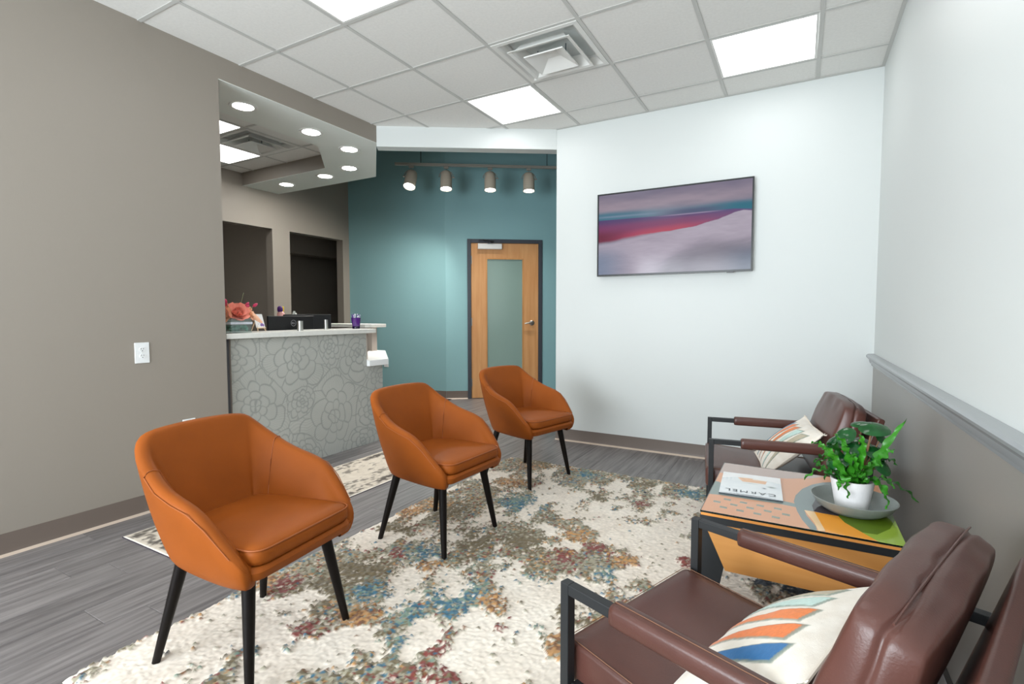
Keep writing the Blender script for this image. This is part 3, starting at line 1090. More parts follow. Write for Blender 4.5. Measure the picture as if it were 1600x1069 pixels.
def rose(c, axis, r, seed):
    rnd = random.Random(seed)
    m = MB()
    q = Vector((0, 0, 1)).rotation_difference(Vector(axis).normalized())
    for ring, (n, tilt, l) in enumerate(((3, 0.15, 0.45), (5, 0.5, 0.7), (6, 0.95, 0.95), (7, 1.35, 1.05))):
        for k in range(n):
            a = 2 * PI * k / n + ring * 0.5 + rnd.uniform(-.1, .1)
            out = Vector((math.cos(a), math.sin(a), 0))
            d = q @ (out * math.sin(tilt) + Vector((0, 0, math.cos(tilt))))
            u = q @ (out * -math.cos(tilt) + Vector((0, 0, math.sin(tilt))))
            petal(m, Vector(c) + (q @ (out * 0.1 * r)), d, u, r * 0.95, r * l, r * 0.22)
    return m


CT = 1.053
fv = thing('flower_arrangement', 'coral and peach roses in a square glass vase on the countertop', 'flowers', (-3.53, 2.205, CT))
g = 0.078
vm = MB()
vm.add([(-g, -g, 0), (g, -g, 0), (g, g, 0), (-g, g, 0), (-g, -g, .105), (g, -g, .105), (g, g, .105), (-g, g, .105)],
       [(0, 3, 2, 1), (0, 1, 5, 4), (1, 2, 6, 5), (2, 3, 7, 6), (3, 0, 4, 7)])
i_ = g - 0.005
vm.add([(-i_, -i_, .006), (i_, -i_, .006), (i_, i_, .006), (-i_, i_, .006), (-i_, -i_, .105), (i_, -i_, .105), (i_, i_, .105), (-i_, i_, .105)],
       [(0, 1, 2, 3), (0, 4, 5, 1), (1, 5, 6, 2), (2, 6, 7, 3), (3, 7, 4, 0)])
vm.add([(-g, -g, .105), (g, -g, .105), (g, g, .105), (-g, g, .105), (-i_, -i_, .105), (i_, -i_, .105), (i_, i_, .105), (-i_, i_, .105)],
       [(0, 1, 5, 4), (1, 2, 6, 5), (2, 3, 7, 6), (3, 0, 4, 7)])
build('vase', vm, M_glassy, fv, smooth=0)['label'] = 'clear square glass vase'
rb = MB()
bd = random.Random(3)
for k in range(70):
    x, y, z = bd.uniform(-.06, .06), bd.uniform(-.06, .06), bd.uniform(.018, .048)
    rb.lathe([(0.001, -.011), (.008, -.007), (.011, 0), (.008, .007), (.001, .011)], 7, (x, y, z))
bo = build('water_beads', rb, M_beads, fv)
bo['label'] = 'green water beads'
bo['kind'] = 'stuff'
b = g + 0.0025
build('ribbon_band', square_ring(MB(), [(b, 0.062), (b + 0.001, 0.070), (b, 0.078), (b - 0.002, 0.078), (b - 0.002, 0.062), (b, 0.062)]), M_ribbon, fv, smooth=0)['label'] = 'silver ribbon'
fvd = Vector((0.8, -0.3, 0.6))
for k, (c, ax, r, m) in enumerate((((0.03, 0.0, 0.135), (0.75, -0.2, 0.55), 0.075, M_rose), ((0.0, -0.085, 0.125), (0.6, -0.6, 0.3), 0.06, M_peach), ((0.0, 0.085, 0.135), (0.5, 0.5, 0.3), 0.062, M_peach),
                                ((-0.03, 0.03, 0.165), (0.2, 0.1, 0.9), 0.055, M_rose), ((-0.04, -0.05, 0.165), (0.2, -0.3, 0.9), 0.05, M_peach))):
    build('rose', rose(c, ax, r, k), m, fv, smooth=60)
lf = MB()
for a in np.linspace(0, 2 * PI, 11):
    petal(lf, (0.02 * math.cos(a), 0.02 * math.sin(a), 0.10), (math.cos(a), math.sin(a), 0.2), (0, 0, 1), 0.035, 0.075, -0.01)
build('foliage', lf, M_deepleaf, fv)
pet = MB()
for s, dz in ((0.0, 0.0), (0.35, -0.012), (-0.3, 0.01)):
    petal(pet, (0.03, 0.085, 0.15 + dz), (0.25, 0.9 + s * 0.2, -0.65 + s * 0.2), (0.9, 0.1, 0.4), 0.04, 0.12, -0.012)
build('hanging_petal', pet, M_peach, fv)
for k, (p, m) in enumerate((((0.03, -0.085, 0.225), M_pinkbud), ((0.0, 0.095, 0.205), M_pinkbud), ((0.02, 0.145, 0.200), M_pinkbud), ((-0.01, -0.055, 0.20), M_pinkbud), ((0.03, 0.075, 0.185), M_pinkbud))):
    bm_ = MB()
    v = Vector(p)
    d = (v - Vector((0, 0, 0.1))).normalized()
    q = Vector((0, 0, 1)).rotation_difference(d).to_matrix().to_4x4()
    bm_.lathe([(0.001, -.022), (.009, -.012), (.013, 0.002), (.009, .014), (.001, .024)], 9, M=Matrix.Translation(v) @ q)
    fb = build('bud', bm_, m, fv)
    build('bud_stem', MB().tube([(0, 0, 0.10), tuple(v - d * 0.02)], 0.0018, 5), M_twig, fb)
build('twig', MB().tube([(0, 0.02, 0.1), (-0.02, 0.06, 0.2), (-0.03, 0.09, 0.29)], 0.0016, 5), M_twig, fv)

# card on a little easel
ez = thing('card_easel', 'small white card on a pale wooden easel beside the flowers', 'easel', (-3.60, 2.448, CT), math.radians(14))
Rb = Matrix.Rotation(math.radians(-16), 4, 'Y')
cd = MB().box((0.012, -0.045, 0.028), (0.016, 0.045, 0.135), 0, Rb)
card = build('card', cd, M_paper, ez, smooth=0)
card['label'] = 'white card'
bl = MB()
for y, z, r in ((0.018, 0.052, 0.013), (0.03, 0.047, 0.010), (0.008, 0.047, 0.009), (-0.004, 0.075, 0.003), (0.0, 0.065, 0.003), (-0.018, 0.056, 0.003)):
    bl.lathe([(r, 0), (r, 0.0005)], 12, M=Rb @ Matrix.Translation((0.0162, y, z)) @ Matrix.Rotation(PI / 2, 4, 'Y'))
build('flower_print', bl, mat('lilac_print', (150, 120, 190), 0.6), card)
el = MB()
for y in (-0.03, 0.03):
    el.tube([tuple(Rb @ Vector((0.016, y * 1.35, 0.0))), tuple(Rb @ Vector((0.006, y * 0.35, 0.125)))], 0.0042, 4, square=True)
el.tube([tuple(Rb @ Vector((0.018, -0.045, 0.024))), tuple(Rb @ Vector((0.018, 0.045, 0.024)))], 0.005, 4, square=True)
el.tube([(-0.075, -0.01, 0.004), tuple(Rb @ Vector((0.004, 0.0, 0.12)))], 0.0042, 4, square=True)
build('easel_frame', el, M_easel, ez)

# brushed metal tubes
for k, (x, y, h, lab) in enumerate(((-3.56, 2.775, 0.078, 'short brushed metal cylinder on the countertop in front of the monitor logo'), (-3.665, 3.125, 0.085, 'tall brushed metal cylinder on the countertop right of the monitors'))):
    t = thing('metal_cup', lab, 'cup', (x, y, CT), 0, 'brushed metal cylinders on the countertop')
    r = 0.023 if k == 0 else 0.018
    build('cup_wall', MB().lathe([(r, 0), (r, h), (r - 0.002, h), (r - 0.002, 0.006)], 28), M_chrome, t)
    build('foot_ring', MB().lathe([(r + 0.0012, 0), (r + 0.0012, 0.005), (r, 0.006)], 28), M_chrome, t)

# plum cup of pens at the counter end
pc = thing('pen_cup', 'dark purple glass cup of pens at the end of the countertop', 'pen cup', (-3.565, 3.385, CT))
build('cup', MB().lathe([(0.034, 0.022), (0.043, 0.098), (0.044, 0.102), (0.041, 0.102), (0.032, 0.026)], 24), M_plum, pc)
build('cup_base', MB().lathe([(0.030, 0), (0.034, 0.003), (0.034, 0.022), (0.032, 0.026)], 24), M_plumdark, pc)
rnd = random.Random(5)
for k in range(11):
    a = rnd.uniform(0, 2 * PI)
    b0 = Vector((0.014 * math.cos(a), 0.014 * math.sin(a), 0.03))
    b1 = Vector((0.036 * math.cos(a + .3), 0.036 * math.sin(a + .3), rnd.uniform(.108, .13)))
    pn = build('pen', MB().tube([b0, b1], 0.0042, 7), M_penwhite if k % 3 else M_penpurple, pc)
    build('pen_tip', MB().tube([b1, b1 + (b1 - b0).normalized() * 0.008], [0.006, 0.003], 7), M_penwhite if k % 2 else M_penpurple, pn)


# monitors behind the counter
def monitor(label, x, y, w, ztop, rz, logo):
    t = thing('computer_monitor', label, 'monitor', (x, y, 0.735), rz)
    H = ztop - 0.735
    build('shell', MB().box((-0.012, -w / 2, H - 0.30), (0.010, w / 2, H)).box((0.006, -w / 2 + 0.10, H - 0.29), (0.03, w / 2 - 0.10, H - 0.17)), M_monitor, t, bevel=0.006)
    build('display', MB().box((-0.0135, -w / 2 + 0.01, H - 0.285), (-0.012, w / 2 - 0.01, H - 0.01)), M_black, t, smooth=0)
    build('stand', MB().box((0.02, -0.03, 0.01), (0.05, 0.03, H - 0.12)).box((-0.10, -0.12, 0), (0.10, 0.12, 0.012)), M_monitor, t, bevel=0.004)
    if logo:
        zc_, yc_ = H - 0.064, 0.012
        r = MB()
        ring = [[(0.0108 + 0.0006 * (j % 2), yc_ + rr * math.cos(a), zc_ + rr * math.sin(a)) for j, rr in enumerate((0.0245, 0.0275))] for a in np.linspace(0, 2 * PI, 41)]
        r.grid(ring)
        # letters D E L L inside the ring, one stroke each
        s = 0.0058

        def seg(a, b, w_=0.0014):
            (y0, z0_), (y1, z1_) = a, b
            dv = Vector((0, y1 - y0, z1_ - z0_))
            nn = Vector((0, -dv.z, dv.y)).normalized() * w_
            A_, B_ = Vector((0.0112, y0, z0_)), Vector((0.0112, y1, z1_))
            r.add([A_ - nn, B_ - nn, B_ + nn, A_ + nn], [(0, 1, 2, 3)])
        for q, ch in enumerate('DELL'):
            y0 = yc_ - 0.019 + q * 0.0100
            zb, zt_ = zc_ - s, zc_ + s
            seg((y0, zb), (y0, zt_))
            if ch == 'D':
                seg((y0, zt_), (y0 + .004, zt_ - .001))
                seg((y0 + .004, zt_ - .001), (y0 + .0068, zc_))
                seg((y0 + .0068, zc_), (y0 + .004, zb + .001))
                seg((y0 + .004, zb + .001), (y0, zb))
            elif ch == 'E':
                for z_ in (zb, zc_, zt_):
                    seg((y0, z_), (y0 + .006, z_))
            else:
                seg((y0, zb), (y0 + .006, zb))
        build('emblem', r, M_logo, t, smooth=0)
    return t


monitor('wide black computer monitor seen from behind with round emblem', -3.93, 2.975, 0.49, 1.172, 0.06, True)
m2 = monitor('second black computer monitor half hidden behind the first', -4.08, 3.27, 0.46, 1.185, -0.25, False)

# pink bottle standing on a black computer tower behind the monitors
tw = thing('computer_tower', 'black computer tower behind the monitors', 'computer', (-4.40, 3.24, 0))
build('tower_case', MB().box((-0.12, -0.10, 0.0), (0.12, 0.10, 1.03)), M_monitor, tw, bevel=0.006)
build('front_panel', MB().box((-0.125, -0.09, 0.05), (-0.12, 0.09, 1.0)), M_black, tw, smooth=0)
bt = thing('pink_bottle', 'pink bottle with purple and yellow top behind the monitors', 'bottle', (-4.36, 3.185, 1.03))
build('bottle_body', MB().lathe([(0.030, 0), (0.034, 0.01), (0.034, 0.165), (0.022, 0.182)], 20), M_pink, bt)
build('cap', MB().lathe([(0.022, 0.18), (0.026, 0.195), (0.024, 0.222), (0.012, 0.235), (0.002, 0.237)], 16, (0, -0.008, 0)), M_purple, bt)
build('tab', MB().box((-0.008, 0.010, 0.18), (0.008, 0.032, 0.232)), M_yellow, bt, bevel=0.005)
ts = thing('tissue', 'white tissue sticking up beside the pink bottle', 'tissue', (-4.36, 3.29, 1.03))
tm = MB()
petal(tm, (0, 0, 0.0), (0, 0.15, 1), (1, 0, 0), 0.05, 0.19, 0.02)
petal(tm, (0.01, 0.01, 0.02), (0.1, 0.4, 1), (1, 0.2, 0), 0.05, 0.16, -0.02)
build('tissue_sheet', tm, M_tissue, ts)

# ------------------------------------------------------------------ rugs
CREAM = [(-1.86, 0.97, 0.2), (-1.5, 1.02, 0.12), (-1.88, 0.78, 0.15), (-1.85, 1.9, 0.09), (-1.47, 1.66, 0.1), (-1.27, 1.76, 0.1), (-1.02, 1.81, 0.13), (-0.88, 1.76, 0.1), (-1.35, 1.25, 0.1), (-1.11, 1.37, 0.09), (-0.98, 1.44, 0.11), (-0.81, 1.38, 0.12), (-1.38, 2.99, 0.13), (-1.95, 3.03, 0.08), (-1.02, 3.18, 0.16), (-0.65, 2.54, 0.16), (-0.9, 2.57, 0.1), (-0.61, 3.15, 0.15), (-2.0, 2.74, 0.07), (-0.12, 2.14, 0.1), (-1.73, 1.35, 0.08), (-0.56, 1.56, 0.08), (-0.73, 1.46, 0.1), (-0.46, 2.28, 0.12), (-0.17, 2.51, 0.08), (0.01, 2.51, 0.06)]
TEAL = [(-1.56, 1.53, 0.1), (-1.19, 1.64, 0.11), (-1.56, 1.89, 0.09), (-1.44, 2.69, 0.13), (-0.97, 1.9, 0.07), (-0.8, 1.64, 0.06), (-1.17, 1.33, 0.06), (-1.88, 1.84, 0.05), (-0.58, 3.36, 0.08), (-1.29, 3.4, 0.08), (-1.29, 1.47, 0.08), (-0.7, 2.11, 0.05), (-1.72, 1.0, 0.03), (-1.6, 1.03, 0.03), (-1.5, 1.1, 0.025)]
MAROON = [(-1.05, 1.37, 0.08), (-0.98, 1.27, 0.09), (-1.67, 1.81, 0.05), (-2.0, 1.92, 0.04), (-0.94, 2.17, 0.08), (-1.91, 1.37, 0.08), (-1.52, 3.04, 0.05), (-0.82, 3.04, 0.05), (-0.46, 2.41, 0.07), (-0.85, 2.34, 0.06), (-1.55, 1.21, 0.06), (-0.93, 1.56, 0.05)]
RUST = [(-1.46, 1.78, 0.07), (-1.71, 3.01, 0.1), (-1.05, 1.7, 0.08), (-1.88, 2.42, 0.08), (-1.97, 2.27, 0.1), (-1.75, 3.41, 0.1), (-2.0, 1.34, 0.08), (-0.99, 2.43, 0.08), (-0.71, 1.58, 0.07), (-0.67, 2.29, 0.08), (-1.43, 1.35, 0.08)]
OLIVE = [(-1.78, 2.38, 0.12), (-1.86, 2.03, 0.1), (-1.68, 1.59, 0.12), (-1.74, 3.5, 0.12), (-1.09, 3.01, 0.06), (-1.7, 1.4, 0.12), (-1.41, 2.1, 0.08), (-1.19, 2.23, 0.1), (-0.77, 1.77, 0.09), (-0.87, 3.4, 0.06)]
NAVY = [(-0.11, 2.4, 0.05), (0.01, 2.39, 0.07), (-0.22, 2.42, 0.04), (0.1, 2.42, 0.05), (0.06, 2.46, 0.03)]
RX0, RX1, RY0, RY1 = -2.03, 0.12, 0.655, 3.56
nxr, nyr = 360, 486
gx, gy = np.meshgrid(np.linspace(0, 1, nxr), np.linspace(0, 1, nyr), indexing='ij')
px_ = RX0 + (RX1 - RX0) * gx + 0.012 * (fbm(gy * 14, gx * 0, 5) - 0.5) * (np.abs(gx - 0.5) > 0.45)
py_ = RY0 + (RY1 - RY0) * gy + 0.012 * (fbm(gx * 12, gy * 0, 6) - 0.5) * (np.abs(gy - 0.5) > 0.45)
# tuft cells: jittered so that colours come in yarn-sized dots
cell = 0.0115
jx = px_ + 0.010 * (vnoise(px_ * 90, py_ * 90, 11) - 0.5)
jy = py_ + 0.010 * (vnoise(px_ * 90 + 40, py_ * 90, 12) - 0.5)
ci, cj = np.floor(jx / cell).astype(int), np.floor(jy / cell).astype(int)
rngt = np.random.default_rng(42)
TR = rngt.random((512, 512, 4))
cr_ = TR[ci % 512, cj % 512]
qx, qy = px_ + 0.05 * (fbm(px_ * 7, py_ * 7, 15) - 0.5) + 0.02 * (cr_[..., 0] - .5), py_ + 0.05 * (fbm(px_ * 7 + 3, py_ * 7, 16) - 0.5) + 0.02 * (cr_[..., 1] - .5)


def blobs(L_, k=1.0):
    s = np.zeros_like(qx)
    for a, b, r in L_:
        s = np.maximum(s, np.exp(-(((qx - a) ** 2 + (qy - b) ** 2) / (r * k) ** 2)))
    return s


fcre, ftea, fmar, frus, foli, fnav = (blobs(l, 1.05) for l in (CREAM, TEAL, MAROON, RUST, OLIVE, NAVY))
base_ = fbm(qx * 3.2, qy * 3.2, 81, 5)
fine_ = fbm(qx * 14, qy * 9, 84, 4)
colored = 0.60 + 1.3 * (base_ - 0.5) + 1.5 * (fine_ - 0.5) + 0.40 * np.maximum.reduce([ftea, fmar, frus, foli, fnav]) - 0.62 * fcre
colored = ss(0.36, 0.74, colored)
hue = [(C(108, 96, 72), foli + 0.30 + 0.5 * fbm(qx * 5, qy * 5, 91)), (C(150, 144, 124), 0.42 + 0.5 * fbm(qx * 6, qy * 6, 92)), (C(62, 104, 124), ftea * 1.0 + 0.50 * fbm(qx * 5, qy * 5, 93)),
       (C(122, 60, 54), fmar * 1.0 + 0.44 * fbm(qx * 7, qy * 7, 94)), (C(178, 134, 84), frus * 0.9 + 0.48 * fbm(qx * 6, qy * 6, 95)), (C(122, 84, 56), frus * 0.8 + 0.46 * fbm(qx * 6, qy * 6, 96)),
       (C(116, 136, 122), ftea * 0.8 + 0.45 * fbm(qx * 6, qy * 6, 97)), (C(34, 44, 54), fnav * 2.0 + 0.25 * ftea)]
sc_ = np.stack([w + 1.05 * TR[(ci * 3 + 17 * k) % 512, (cj * 5 + 29 * k) % 512][..., 2] for k, (_, w) in enumerate(hue)], -1)
pick = sc_.argmax(-1)
colr = np.stack([c for c, _ in hue])[pick]
cream = mix(np.zeros((*qx.shape, 3)) + C(204, 190, 174), C(230, 221, 208), 0.25 + 0.9 * fbm(px_ * 7, py_ * 7, 99))
isc = (cr_[..., 3] < colored * 0.93 + 0.015)
rgb = np.where(isc[..., None], colr, cream)
rgb = rgb * (0.90 + 0.2 * cr_[..., 2])[..., None]
hgt = 0.018 + 0.007 * cr_[..., 0] * isc + 0.005 * vnoise(px_ * 160, py_ * 160, 101) + 0.004 * fbm(px_ * 12, py_ * 12, 102) + 0.004 * isc
edge = np.minimum(np.minimum(gx, 1 - gx) * (RX1 - RX0), np.minimum(gy, 1 - gy) * (RY1 - RY0))
hgt = hgt * np.sqrt(ss(-0.004, 0.022, edge)) + 0.001
rug = thing('shag_rug', 'large multicolour shag rug of cream, teal, rust and maroon under the chairs', 'rug', (0, 0, 0))
pile = heightgrid('pile', px_, py_, hgt, rgb, M_rugpile, rug)
build('backing', MB().box((RX0 + 0.004, RY0 + 0.004, 0.0005), (RX1 - 0.004, RY1 - 0.004, 0.004)), M_rugback, rug, smooth=0)

# flat runner beside the desk
rn = thing('runner_rug', 'narrow flat cream runner rug with a worn grey pattern along the reception desk', 'rug', (0, 0, 0))
nx2, ny2 = 130, 460
X0, X1, Y0, Y1 = -3.105, -2.505, 1.285, 3.42
gx, gy = np.meshgrid(np.linspace(0, 1, nx2), np.linspace(0, 1, ny2), indexing='ij')
px_ = X0 + (X1 - X0) * gx - 0.0 * gy
py_ = Y0 + (Y1 - Y0) * gy
wn = fbm(px_ * 22, py_ * 9, 120, 5)
wn2 = fbm(px_ * 60, py_ * 34, 130, 4)
worn = ss(0.53, 0.66, 0.55 * wn + 0.45 * wn2)
ed = np.minimum(np.minimum(gx, 1 - gx) * (X1 - X0), np.minimum(gy, 1 - gy) * (Y1 - Y0))
bd_ = ss(0.02, 0.03, ed) * (1 - ss(0.085, 0.10, ed)) * ss(0.40, 0.55, wn2 * 0.6 + wn * 0.4)
rgb = mix(np.zeros((*px_.shape, 3)) + C(222, 212, 198), C(200, 188, 172), fbm(px_ * 30, py_ * 30, 140))
rgb = mix(rgb, C(118, 112, 104), worn * 0.85)
rgb = mix(rgb, C(84, 78, 74), bd_ * 0.8)
rgb = mix(rgb, C(228, 222, 210), (1 - ss(0.006, 0.012, ed)))
heightgrid('weave', px_, py_, 0.006 + 0.001 * wn2 - 0.004 * (1 - ss(0.0, 0.006, ed)), rgb, M_runner, rn)
build('binding', MB().box((X0 - 0.002, Y0 - 0.002, 0.0004), (X1 + 0.002, Y1 + 0.002, 0.0035)), mat('dark_binding', (60, 50, 66), 0.8), rn, smooth=0)
RUGZ = 0.021

# ------------------------------------------------------------------ tan tub chairs
# stations of the shell, right half (front to back): outer bottom, outer rim
ST = [((0.240, 0.216), (0.250, 0.238, 0.412)), ((0.205, 0.228), (0.205, 0.260, 0.462)), ((0.150, 0.234), (0.130, 0.280, 0.545)), ((0.095, 0.232), (0.072, 0.290, 0.588)),
      ((0.03, 0.226), (0.0, 0.291, 0.606)), ((-0.05, 0.216), (-0.085, 0.282, 0.628)), ((-0.11, 0.205), (-0.150, 0.268, 0.664)), ((-0.150, 0.192), (-0.206, 0.258, 0.694)),
      ((-0.180, 0.172), (-0.256, 0.236, 0.736)), ((-0.192, 0.150), (-0.284, 0.208, 0.760)), ((-0.202, 0.115), (-0.297, 0.157, 0.768)), ((-0.210, 0.06), (-0.306, 0.079, 0.771)), ((-0.212, 0.0), (-0.309, 0.0, 0.772))]
full = [((bx, -by), (rx, -ry, rz)) for (bx, by), (rx, ry, rz) in ST] + [((bx, by), (rx, ry, rz)) for (bx, by), (rx, ry, rz) in ST[-2::-1]]
ZB = 0.338


def chair_shell():
    n = len(full)
    rows = []
    for k, ((bx, by), (rx, ry, rz)) in enumerate(full):
        a = Vector(full[max(k - 1, 0)][1][:2])
        b = Vector(full[min(k + 1, n - 1)][1][:2])
        tg = (b - a).normalized()
        inw = Vector((-tg.y, tg.x)) * -1
        # inward points to the chair's middle
        if inw.dot(Vector((-0.02 - rx, -ry))) < 0:
            inw = -inw
        inw = Vector((inw.x, inw.y, 0))
        ends = min(k, n - 1 - k)
        th = 0.050 if ends > 1 else (0.040 if ends == 1 else 0.030)
        ob = Vector((bx, by, ZB))
        rim = Vector((rx, ry, rz))

        def o_(t, bulge=0.012):
            p = ob.lerp(rim, t)
            return p - inw * bulge * math.sin(PI * t)
        low = Vector((bx, by, ZB - 0.006)) + inw * 0.03
        ib = ob + inw * (th + 0.012) + Vector((0, 0, 0.07))
        ir = rim + inw * th
        row = [low, ob + Vector((0, 0, 0.002)), o_(0.12), o_(0.4), o_(0.7), o_(0.92), rim + Vector((0, 0, -0.012)) - inw * 0.001, rim + inw * 0.010 + Vector((0, 0, 0.004)),
               rim + inw * (th * 0.5) + Vector((0, 0, 0.006)), rim + inw * (th - 0.008) + Vector((0, 0, 0.001)), ir + Vector((0, 0, -0.018)),
               ib.lerp(ir, 0.72) + inw * 0.003, ib.lerp(ir, 0.35) + inw * 0.004, ib]
        rows.append(row)
    m = MB()
    m.grid(rows)
    # caps at the arm ends
    L_ = len(rows[0])
    m.f.append(tuple(range(L_))[::-1])
    m.m.append(0)
    m.f.append(tuple((n - 1) * L_ + j for j in range(L_)))
    m.m.append(0)
    return m, rows


def rounded_poly(poly, r, n=5):
    out = []
    k = len(poly)
    for i in range(k):
        p0, p1, p2 = Vector(poly[i - 1]), Vector(poly[i]), Vector(poly[(i + 1) % k])
        a, b = (p0 - p1).normalized(), (p2 - p1).normalized()
        rr = min(r, (p0 - p1).length * 0.45, (p2 - p1).length * 0.45)
        s, e_ = p1 + a * rr, p1 + b * rr
        for q in range(n + 1):
            t = q / n
            out.append(tuple(s * (1 - t) ** 2 + p1 * 2 * t * (1 - t) + e_ * t * t))
    return out


def slab_loft(poly, prof, dome=0.0):
    """stack of scaled outlines: prof = [(inset, z)], closed with fans"""
    c = sum((Vector(p) for p in poly), Vector((0, 0))) / len(poly)
    n = len(poly)
    m = MB()
    rows = []
    for ins, z in prof:
        row = []
        for p in poly:
            d = Vector(p) - c
            s = max(0.0, 1 - ins / d.length)
            q = c + d * s
            row.append((q.x, q.y, z))
        rows.append(row)
    vs = [v for r in rows for v in r]
    fs = []
    for i in range(len(rows) - 1):
        for k in range(n):
            k2 = (k + 1) % n
            fs.append((i * n + k, i * n + k2, (i + 1) * n + k2, (i + 1) * n + k))
    fs.append(tuple(range(n))[::-1])
    fs.append(tuple((len(rows) - 1) * n + k for k in range(n)))
    m.add(vs, fs)
    return m


def make_tub_chair(label, loc, rz):
    t = thing('tub_chair', label, 'chair', loc, rz, 'tan tub chairs in a row on the rug')
    sm, rows = chair_shell()
    build('shell', sm, M_tan, t, smooth=180, subsurf=1, fixn=True)
    # piped seams where back and arms meet
    for k in (6, len(rows) - 7):
        pts = [r_ for r_ in rows[k][1:]]
        build('seam', MB().tube([p + Vector((0, 0, 0.0008)) for p in pts[4:]], 0.0016, 5), M_tanseam, t)
    for k0, k1 in ((1, 6), (len(rows) - 7, len(rows) - 2)):
        build('seam', MB().tube([rows[k][6] for k in range(k0, k1 + 1)], 0.0016, 5), M_tanseam, t)
    base_poly = rounded_poly([(-0.205, -0.175), (0.262, -0.222), (0.262, 0.222), (-0.205, 0.175)], 0.05)
    sb_ = slab_loft(base_poly, [(0.03, ZB - 0.008), (0.006, ZB + 0.002), (0.0, ZB + 0.025), (0.002, ZB + 0.05), (0.012, ZB + 0.064), (0.03, ZB + 0.066)])
    sb_.v = [(x, y, z + (0.032 * max(0, (x + 0.05) / 0.31) if z < ZB + 0.03 else 0.004 * max(0, x / 0.26))) for x, y, z in sb_.v]
    build('seat_base', sb_, M_tan, t, smooth=60)
    cp = rounded_poly([(-0.185, -0.158), (-0.05, -0.215), (0.258, -0.212), (0.258, 0.212), (-0.05, 0.215), (-0.185, 0.158)], 0.055)
    cush = slab_loft(cp, [(0.02, 0.408), (0.004, 0.412), (0.0, 0.425), (0.0, 0.442), (0.004, 0.455), (0.016, 0.463), (0.05, 0.468), (0.12, 0.472), (0.17, 0.473)])
    so = build('seat_cushion', cush, M_tan, t, smooth=60)
    pip = MB()
    c = Vector((0.03, 0))
    loop = [Vector((p[0] * 0.995 + 0.0002, p[1] * 0.995, 0.4575)) for p in cp]
    pip.tube(loop + [loop[0]], 0.0026, 5)
    build('piping', pip, M_tanseam, so)
    for sx in (1, -1):
        for sy in (1, -1):
            top, bot = Vector((0.165 * sx if sx > 0 else -0.135, 0.165 * sy, 0.345)), Vector((0.215 * sx, 0.215 * sy, 0.0))
            ex = (bot - top)
            lg = MB()
            lg.tube([top, top + ex * 0.4, bot + Vector((0, 0, 0.0))], [0.021, 0.018, 0.0125], 14)
            build('leg', lg, M_blackwood, t)
    return t


ch1 = make_tub_chair('tan leather tub chair nearest the camera at the front end of the row', (-1.658, 1.083, RUGZ), math.radians(7))
dup(ch1, (-1.64, 2.115, RUGZ), math.radians(-3), 'tan leather tub chair in the middle of the row of three')
dup(ch1, (-1.68, 3.195, RUGZ), math.radians(-14), 'tan leather tub chair farthest away, in front of the maple door')


# ------------------------------------------------------------------ brown lounge chairs
def puffy(w, h, t, nu=22, nv=22, pu=3.0, wr=0.0, seed=1, seam=False):
    """closed cushion: x thickness, y width, z height, both faces in one mesh"""
    m = MB()
    us = np.linspace(-1, 1, nu)
    vs_ = np.linspace(-1, 1, nv)
    fr, bk = [], []
    for a in us:
        rf, rb_ = [], []
        for b in vs_:
            th = t / 2 * max(0.0, (1 - abs(a) ** pu)) ** 0.5 * max(0.0, (1 - abs(b) ** pu)) ** 0.5
            pin = 1 - 0.05 * (a * a * b * b)
            wv = 0
            if wr:
                wv = wr * (float(vnoise(np.array(a * 4.0 + 10), np.array(b * 2.2 + 5 + a * 2), seed)) - 0.5) * (1 - (1 - abs(a)) * 0.5)
            y, z = a * w / 2 * (1 - 0.035 * b * b), b * h / 2 * (1 - 0.035 * a * a)
            rf.append((-th - wv * (th > 0.01), y, z))
            rb_.append((th, y, z))
        fr.append(rf)
        bk.append(rb_)
    m.grid(fr)
    m.grid([r_[::-1] for r_ in bk])
    return m


